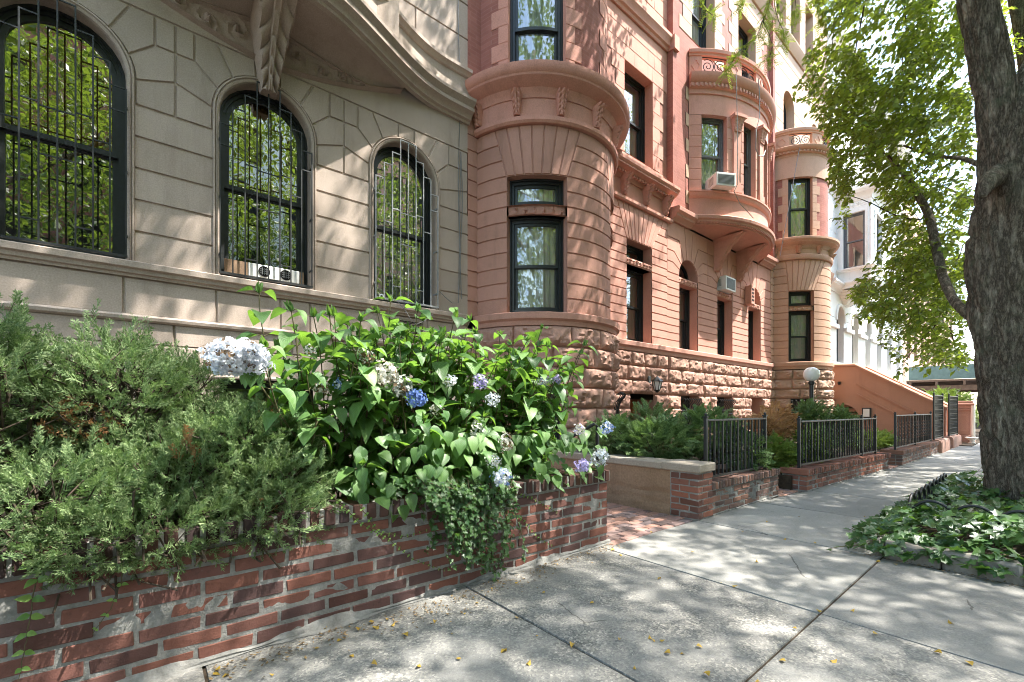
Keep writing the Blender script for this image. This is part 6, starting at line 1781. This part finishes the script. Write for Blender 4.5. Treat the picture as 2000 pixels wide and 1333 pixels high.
shrub('golden_shrub', 'small green shrub far off behind the mesh barrier', (32, 1.9, 0.0), [((32, 1.9, 0.9), (0.8, 0.7, 0.5), 1)], 200, 'gold', (1.0, 1.7), 0)

# ------------------------------------------------------------------ trees
def twig(mb, tw, p, d, n, L, W, step):
    q = V(p); d = V(d); s = -1
    pts = [V(q)]
    for i in range(n):
        d = (d + V((0, 0, -0.10)) + rv(0.16)).normalized(); q = q + d * step; pts.append(V(q)); s = -s
        sd = d.cross(V((0, 0, 1)))
        if sd.length < 0.01: sd = V((1, 0, 0))
        ld = (sd.normalized() * s + d * 0.6 + V((0, 0, -0.45)) + rv(0.45)).normalized()
        small_leaf(mb, q, ld, (V((0, 0, 1)) + rv(0.7)).normalized(), L * U(0.75, 1.2), W * U(0.8, 1.1))
    if tw is not None: tw.tube(pts, [0.004] + [0.002] * n, 3, cap=False)

def inpoly(x, y, P):
    c = False; j = len(P) - 1
    for i in range(len(P)):
        if (P[i][1] > y) != (P[j][1] > y) and x < (P[j][0] - P[i][0]) * (y - P[i][1]) / (P[j][1] - P[i][1]) + P[i][0]: c = not c
        j = i
    return c

def bark_tube(mb, pts, rs, n=56, sub=10, amp=0.05):
    P = [V(p) for p in pts]; path, rr = [], []
    def cr(a, b, c, d, t): return 0.5 * ((2 * b) + (c - a) * t + (2 * a - 5 * b + 4 * c - d) * t * t + (3 * b - a - 3 * c + d) * t ** 3)
    for i in range(len(P) - 1):
        a, b, c, d = P[max(i - 1, 0)], P[i], P[i + 1], P[min(i + 2, len(P) - 1)]
        ra, rb, rc, rd = rs[max(i - 1, 0)], rs[i], rs[i + 1], rs[min(i + 2, len(P) - 1)]
        for k in range(sub): path.append(cr(a, b, c, d, k / sub)); rr.append(cr(ra, rb, rc, rd, k / sub))
    path.append(P[-1]); rr.append(rs[-1]); sd = rv(40)
    def wob(i, k):
        a = 2 * math.pi * k / n; z = path[i].z
        v = V((math.cos(a) * 3.0, math.sin(a) * 3.0, z * 0.75)) + sd
        rid = 1 - abs(noise.noise(v * 1.5)) * 2; rid2 = 1 - abs(noise.noise(V((math.cos(a) * 7, math.sin(a) * 7, z * 1.7)) + sd)) * 2
        if n > 90:
            q = V((math.cos(a) * 0.3, math.sin(a) * 0.3, z * 0.34)); q = q + V((noise.noise(q * 9), noise.noise(q * 9 + V((7, 0, 0))), noise.noise(q * 7 + V((0, 9, 0))))) * 0.06
            dd = noise.voronoi(q * 7.5 + sd)[0]; e = min(1.0, (dd[1] - dd[0]) * 2.6)
            return 0.12 * (e - 0.75) + 0.05 * noise.noise(V((math.cos(a), math.sin(a), z * 0.8)) + sd) + 0.022 * noise.noise(v * 7) + 0.012 * noise.noise(v * 17)
        return amp * (0.6 * noise.noise(V((math.cos(a), math.sin(a), z * 0.8)) + sd) - 0.9 * max(0, rid) ** 4 - 0.7 * max(0, rid2) ** 5 + 0.35 * noise.noise(v * 4) + 0.2 * noise.noise(v * 9))
    mb.tube(path, rr, n, wob=wob)

main = thing('street_tree', 'massive street tree with deeply furrowed bark rising from the ivy pit', 'tree', (6.63, 0.17, 0))
A = lambda x, y, z=5.0: at_depth(x, y, z)
m = MB()
bark_tube(m, [A(2008, 1030), A(2004, 985), A(1992, 880), A(1975, 720), A(1962, 600), A(1958, 500), A(1964, 390), A(1962, 310), A(1950, 230), A(1936, 140), A(1910, 0), A(1872, -150), A(1830, -330, 5.2)],
          [0.40, 0.325, 0.295, 0.29, 0.295, 0.30, 0.255, 0.22, 0.185, 0.17, 0.16, 0.15, 0.13], 240, 34, 0.15)
m.build('trunk', M['bark'], main, 180)
m = MB(); bark_tube(m, [A(1968, 520, 4.95), A(1985, 400, 4.86), A(1992, 280, 4.86), A(2016, 170, 4.9), A(2056, 60, 5.0), A(2120, -120, 5.2), A(2120, -330, 5.5)], [0.16, 0.21, 0.20, 0.165, 0.145, 0.14, 0.12], 200, 30, 0.10); m.build('limb', M['bark'], main, 180)
m = MB(); bark_tube(m, [A(1955, 340, 4.95), A(1938, 350, 4.78), A(1926, 365, 4.70), A(1920, 385, 4.67)], [0.12, 0.10, 0.07, 0.03], 28, 6, 0.12); m.build('limb_stub', M['bark'], main, 180)
m = MB(); bark_tube(m, [A(1925, 640, 5.1), A(1888, 612, 5.3), A(1862, 585, 5.6), A(1842, 540, 6.0), A(1830, 490, 6.3), A(1815, 425, 6.6), A(1790, 375, 6.9), A(1757, 330, 7.2), A(1730, 300, 7.4)], [0.06, 0.055, 0.05, 0.055, 0.06, 0.055, 0.05, 0.035, 0.02], 18, 6, 0.12)
bark_tube(m, [A(1930, 330, 5.2), A(1880, 310, 6.0), A(1830, 305, 6.8), A(1765, 285, 7.6)], [0.035, 0.028, 0.024, 0.015], 12, 6, 0.1)
m.build('low_branch', M['bark'], main, 180)
LOW = [(1560, -20), (1600, 20), (1605, 70), (1560, 110), (1585, 150), (1545, 165), (1568, 205), (1600, 200), (1588, 225), (1600, 258), (1622, 285), (1622, 345), (1628, 380), (1640, 440), (1658, 428), (1668, 362), (1708, 360), (1730, 410), (1720, 445), (1718, 480), (1706, 505), (1690, 525), (1662, 565), (1652, 582), (1690, 592), (1655, 620), (1712, 633), (1719, 668), (1744, 705), (1752, 752), (1770, 715), (1800, 735), (1830, 705), (1862, 728), (1900, 700), (1905, -20)]
lf, tw = MB(), MB(); cnt = 0
gaps = [(U(1560, 1900), U(0, 740), U(14, 40)) for _ in range(60)] + [(1730, 30, 55), (1640, 40, 30), (1860, 40, 30), (1700, 330, 30), (1690, 470, 24), (1760, 640, 22)]
while cnt < 4600:
    x, y = U(1540, 1905), U(-20, 750)
    if not inpoly(x, y, LOW): continue
    if any((x - a) ** 2 + (y - b) ** 2 < r * r for a, b, r in gaps) and rnd.random() < 0.8: continue
    cl = noise.noise(V((x * 0.018, y * 0.022, 4)))
    if rnd.random() > 0.62 + cl * 0.9: continue
    z = U(6.2, 10.5); p = at_depth(x, y, z); d_ = V((-0.7, 0.45, -0.25)) + rv(0.8); q_ = proj(p + d_.normalized() * 0.24 + V((0, 0, -0.06)))
    if not inpoly(q_[0], q_[1], LOW): continue
    twig(lf, tw, p, d_, rnd.randint(4, 7), 0.092, 0.066, 0.048); cnt += 1
for x0, y0, x1, y1 in ((1800, 430, 1620, 370), (1830, 520, 1660, 600), (1760, 330, 1560, 190), (1862, 590, 1740, 735), (1815, 430, 1870, 300), (1700, -40, 1640, 330), (1660, -60, 1615, 140), (1768, -40, 1775, 180), (1842, 545, 1900, 470), (1855, 640, 1880, 720), (1840, 300, 1700, 430)):
    branch(tw, at_depth(x0, y0, 7.2), at_depth(x1, y1, 8.2), 0.014, 0.003, 8, 0.07)
lf.build('leaves', M['tree'], main, 180); tw.build('twigs', M['twig'], main)
# sky side foliage right of the trunk
lf = MB()
for k in range(160):
    p = at_depth(U(1945, 2060), U(-20, 120), U(8, 12)); twig(lf, None, p, rv(), 6, 0.085, 0.058, 0.05)
lf.build('upper_leaves', M['tree'], main, 180)

def hidden(p):
    q = proj(p)
    return q is None or q[2] < 0.3 or q[1] < -45 or q[0] > 2060 or q[0] < -60
def crown(mb, c, r, n, L=0.115, W=0.085, seed=0):
    c, r = V(c), V(r); k = 0; tries = 0
    while k < n and tries < n * 12:
        tries += 1
        e = rv(); q = U(0.1, 1.0) ** 0.45
        p = c + V((e.x * r.x, e.y * r.y, e.z * r.z)) * q
        if noise.noise(p * 0.55 + V((seed, 0, 0))) + 0.5 * noise.noise(p * 1.3) < CLUMP: continue
        if not hidden(p) or not hidden(p + V((0, 0, -0.5))): continue
        k_ = (p.z - 1.0) / SUN.z; sx, sy = p.x - SUN.x * k_, p.y - SUN.y * k_
        if -1.2 < sx < 3.4 and 2.35 < sy < 3.7 and rnd.random() < 0.72: continue  # unseen crowns thinned here so that sun reaches the juniper and hydrangea
        twig(mb, None, p, V((e.x, e.y, 0.1)) + rv(0.6), rnd.randint(6, 9), L, W, 0.065); k += 1
CLUMP = -0.02
lf = MB(); crown(lf, (7.6, 0.2, 11.6), (5.8, 5.6, 5.4), 5000, seed=1); lf.build('crown', M['tree_dense'], main, 180)

# honey locust further along: its fine yellow-green sprays hang in front of the oriel house
loc = thing('street_tree', 'honey locust whose yellow green sprays dangle before the upper floors', 'tree', (13.2, -0.1, 0))
m = MB(); bark_tube(m, [(13.2, -0.1, -0.1), (13.2, -0.1, 2), (13.3, 0, 5), (13.0, 0.3, 8.5), (12.6, 0.8, 12)], [0.24, 0.19, 0.17, 0.13, 0.06], 20, 6, 0.06); m.build('trunk', M['bark'], loc, 180)
def locust_frond(mb, p, d, L):
    d, x, n = frame(d + rv(0.2)); k = 9
    for i in range(1, k + 1):
        q = p + d * (L * i / k) - V((0, 0, 0.25 * L * (i / k) ** 2))
        for s in (-1, 1): small_leaf(mb, q, (x * s + d * 0.35 + V((0, 0, -0.15))).normalized(), (n + rv(0.3)).normalized(), 0.034, 0.016)
lf, tw = MB(), MB()
for pts in ([(1330, -60, 8.6), (1378, 20, 8.4), (1392, 30, 8.3)], [(1520, -60, 8.4), (1495, 30, 8.2), (1478, 70, 8.1), (1435, 110, 8.0), (1420, 140, 7.9)], [(1500, -40, 8.4), (1530, 60, 8.2), (1530, 80, 8.2)], [(1490, 40, 8.2), (1510, 90, 8.1), (1500, 118, 8.0)], [(1440, -60, 8.5), (1450, 5, 8.4)], [(1545, -40, 8.3), (1555, 20, 8.2)], [(1590, -60, 8), (1600, 40, 8)]):
    P = [at_depth(*q) for q in pts]
    for a, b in zip(P, P[1:]):
        branch(tw, a, b, 0.009, 0.004, 5, 0.05); n = max(4, int((b - a).length / 0.028))
        for i in range(n):
            p = a.lerp(b, (i + rnd.random()) / n)
            if proj(p)[1] > -60: locust_frond(lf, p, rv() + V((0, 0, -0.35)), U(0.14, 0.24))
    for i in range(14): locust_frond(lf, P[-1] + rv(0.06), rv() + V((0.2, 0, -0.3)), U(0.14, 0.24))
crown(lf, (14.0, -1.6, 11.0), (5.0, 4.2, 4.4), 3300, 0.10, 0.07, 5)
lf.build('leaves', M['locust'], loc); tw.build('twigs', M['twig'], loc)

def full_tree(label, x, y, h, r, n, seed, z0=None, mat='tree_dense', rz=None, dx=0):
    t = thing('street_tree', label, 'tree', (x, y, 0)); t['group'] = 'street trees beyond the frame'
    m = MB(); bark_tube(m, [(x, y, -0.2), (x, y, 2), (x + 0.1, y, h * 0.45), (x, y + 0.2, h * 0.85)], [0.3, 0.25, 0.2, 0.06], 16, 5, 0.05)
    for k in range(7):
        a = k * 0.9; branch(m, (x + 0.05, y, h * (0.3 + 0.06 * k)), (x + r * 0.7 * math.cos(a), y + r * 0.7 * math.sin(a), h * (0.5 + 0.06 * k)), 0.08, 0.02, 6, 0.08)
    m.build('trunk', M['bark'], t, 180)
    lf = MB(); zc = h * 0.62; crown(lf, (x + dx, y, zc), (r, r * 0.95, rz or h * 0.38), n, seed=seed); lf.build('crown', M[mat], t, 180); return t
full_tree('street tree behind the viewpoint casting the near dappled shade', -3.3, -0.5, 16, 5.8, 3800, 9, dx=1.8)
full_tree('street tree up the block behind the viewpoint', -9.5, -0.3, 15, 5.0, 1500, 13)
full_tree('street tree further along the kerb past the locust', 20.5, -0.5, 14, 4.6, 2600, 17)
full_tree('street tree far along the kerb by the scaffold', 30.5, -0.6, 13, 4.2, 2000, 21)
CLUMP = -0.5
for i, (x, lab) in enumerate(((-7, 'tree across the road opposite the limestone house'), (0.5, 'tree across the road opposite the brick planter'), (7.5, 'tree across the road opposite the round bay'), (15, 'tree across the road opposite the oriel house'), (23, 'tree across the road opposite the stoop'))):
    full_tree(lab, x, -9.8, 18 if x < 5 else 13, 5.2 if x < 5 else 4.2, 4600 if x < 5 else 2200, 30 + i, rz=8.2 if x < 5 else 5.0)

# ------------------------------------------------------------------ fallen leaves
def fallen(i):
    m = MB(); leaf(m, V((0, 0, 0.006)), V((1, 0, 0.02)), V((0, 0, 1)), 0.05, 0.03 + 0.006 * i, U(-0.5, 0.6), U(-0.4, 0.5), rows=4, uv=False); return m
protos = []
spots = [(620, 1270), (660, 1250), (700, 1235), (720, 1218), (740, 1225), (755, 1210), (765, 1225), (640, 1230), (430, 1310), (440, 1318), (415, 1318), (536, 1319), (725, 1300), (1064, 1160), (1285, 1130), (1270, 1040), (1530, 1055), (1450, 1040), (1200, 1075), (1215, 1085), (1050, 1245), (1270, 1250), (1310, 1280), (1360, 1264), (1332, 1276), (1275, 1251), (1288, 1252), (1210, 1250), (1535, 1295), (1622, 1293), (1410, 1140), (1430, 1146), (1720, 1100), (1750, 1105), (1560, 1010), (1590, 1060), (1606, 1196), (1556, 1231), (1010, 1210), (1030, 1300), (880, 1240), (820, 1300), (1600, 940), (1500, 1020), (1690, 1010), (1730, 930), (1662, 1195), (1840, 1280), (1890, 1295), (1860, 1220), (1350, 1080), (1480, 1100), (1120, 1260), (1160, 1180), (980, 1270), (900, 1290), (1240, 1310), (1385, 1325), (1705, 1240), (1480, 1330), (930, 1180), (905, 1200), (850, 1215), (790, 1240), (690, 1280), (960, 1150), (1005, 1140), (1370, 1010)]
for i, (x, y) in enumerate(spots):
    r = ray(x, y); k = -EYE / r.z; p = r * k
    if i < 5: o = fallen(i).build('fallen_leaf', M['fallen']); protos.append(o)
    else:
        o = protos[i % 5].copy(); COL.objects.link(o)
    s = U(0.35, 0.75); o.location = (p.x, p.y, 0.004); o.rotation_euler = (U(-0.15, 0.15), U(-0.15, 0.15), U(0, 6.28)); o.scale = (s, s, s)
    tag(o, 'small yellow brown leaf fallen on the concrete pavement', 'leaf', 'fallen leaves on the pavement')

# dusty litter blown against the planter wall and the tree pit
m = MB()
for k in range(1100):
    if k < 800:
        x = U(0.2, 3.2); y = 2.50 - 0.03 - abs(rnd.gauss(0, 0.09)) - (0.10 if 1.0 < x < 2.2 else 0) * rnd.random()
    else: x = 4.58 - abs(rnd.gauss(0, 0.05)); y = U(-0.5, 0.95)
    s = U(0.003, 0.012); a = U(0, 6.28); d = V((math.cos(a), math.sin(a), U(-0.2, 0.2))) * s; q = V((-math.sin(a), math.cos(a), U(-0.3, 0.3))) * (s * U(0.3, 0.8)); p = V((x, y, 0.006))
    m.add([p - d, p + q, p + d + V((0, 0, s * 0.4)), p - q], [(0, 1, 2, 3)])
tag(m.build('leaf_litter', leafmat('dry_litter', (0.05, 0.035, 0.022), (0.30, 0.20, 0.09), 0.1, (0.3, 0.2, 0.1), 0.8)), kind='stuff')
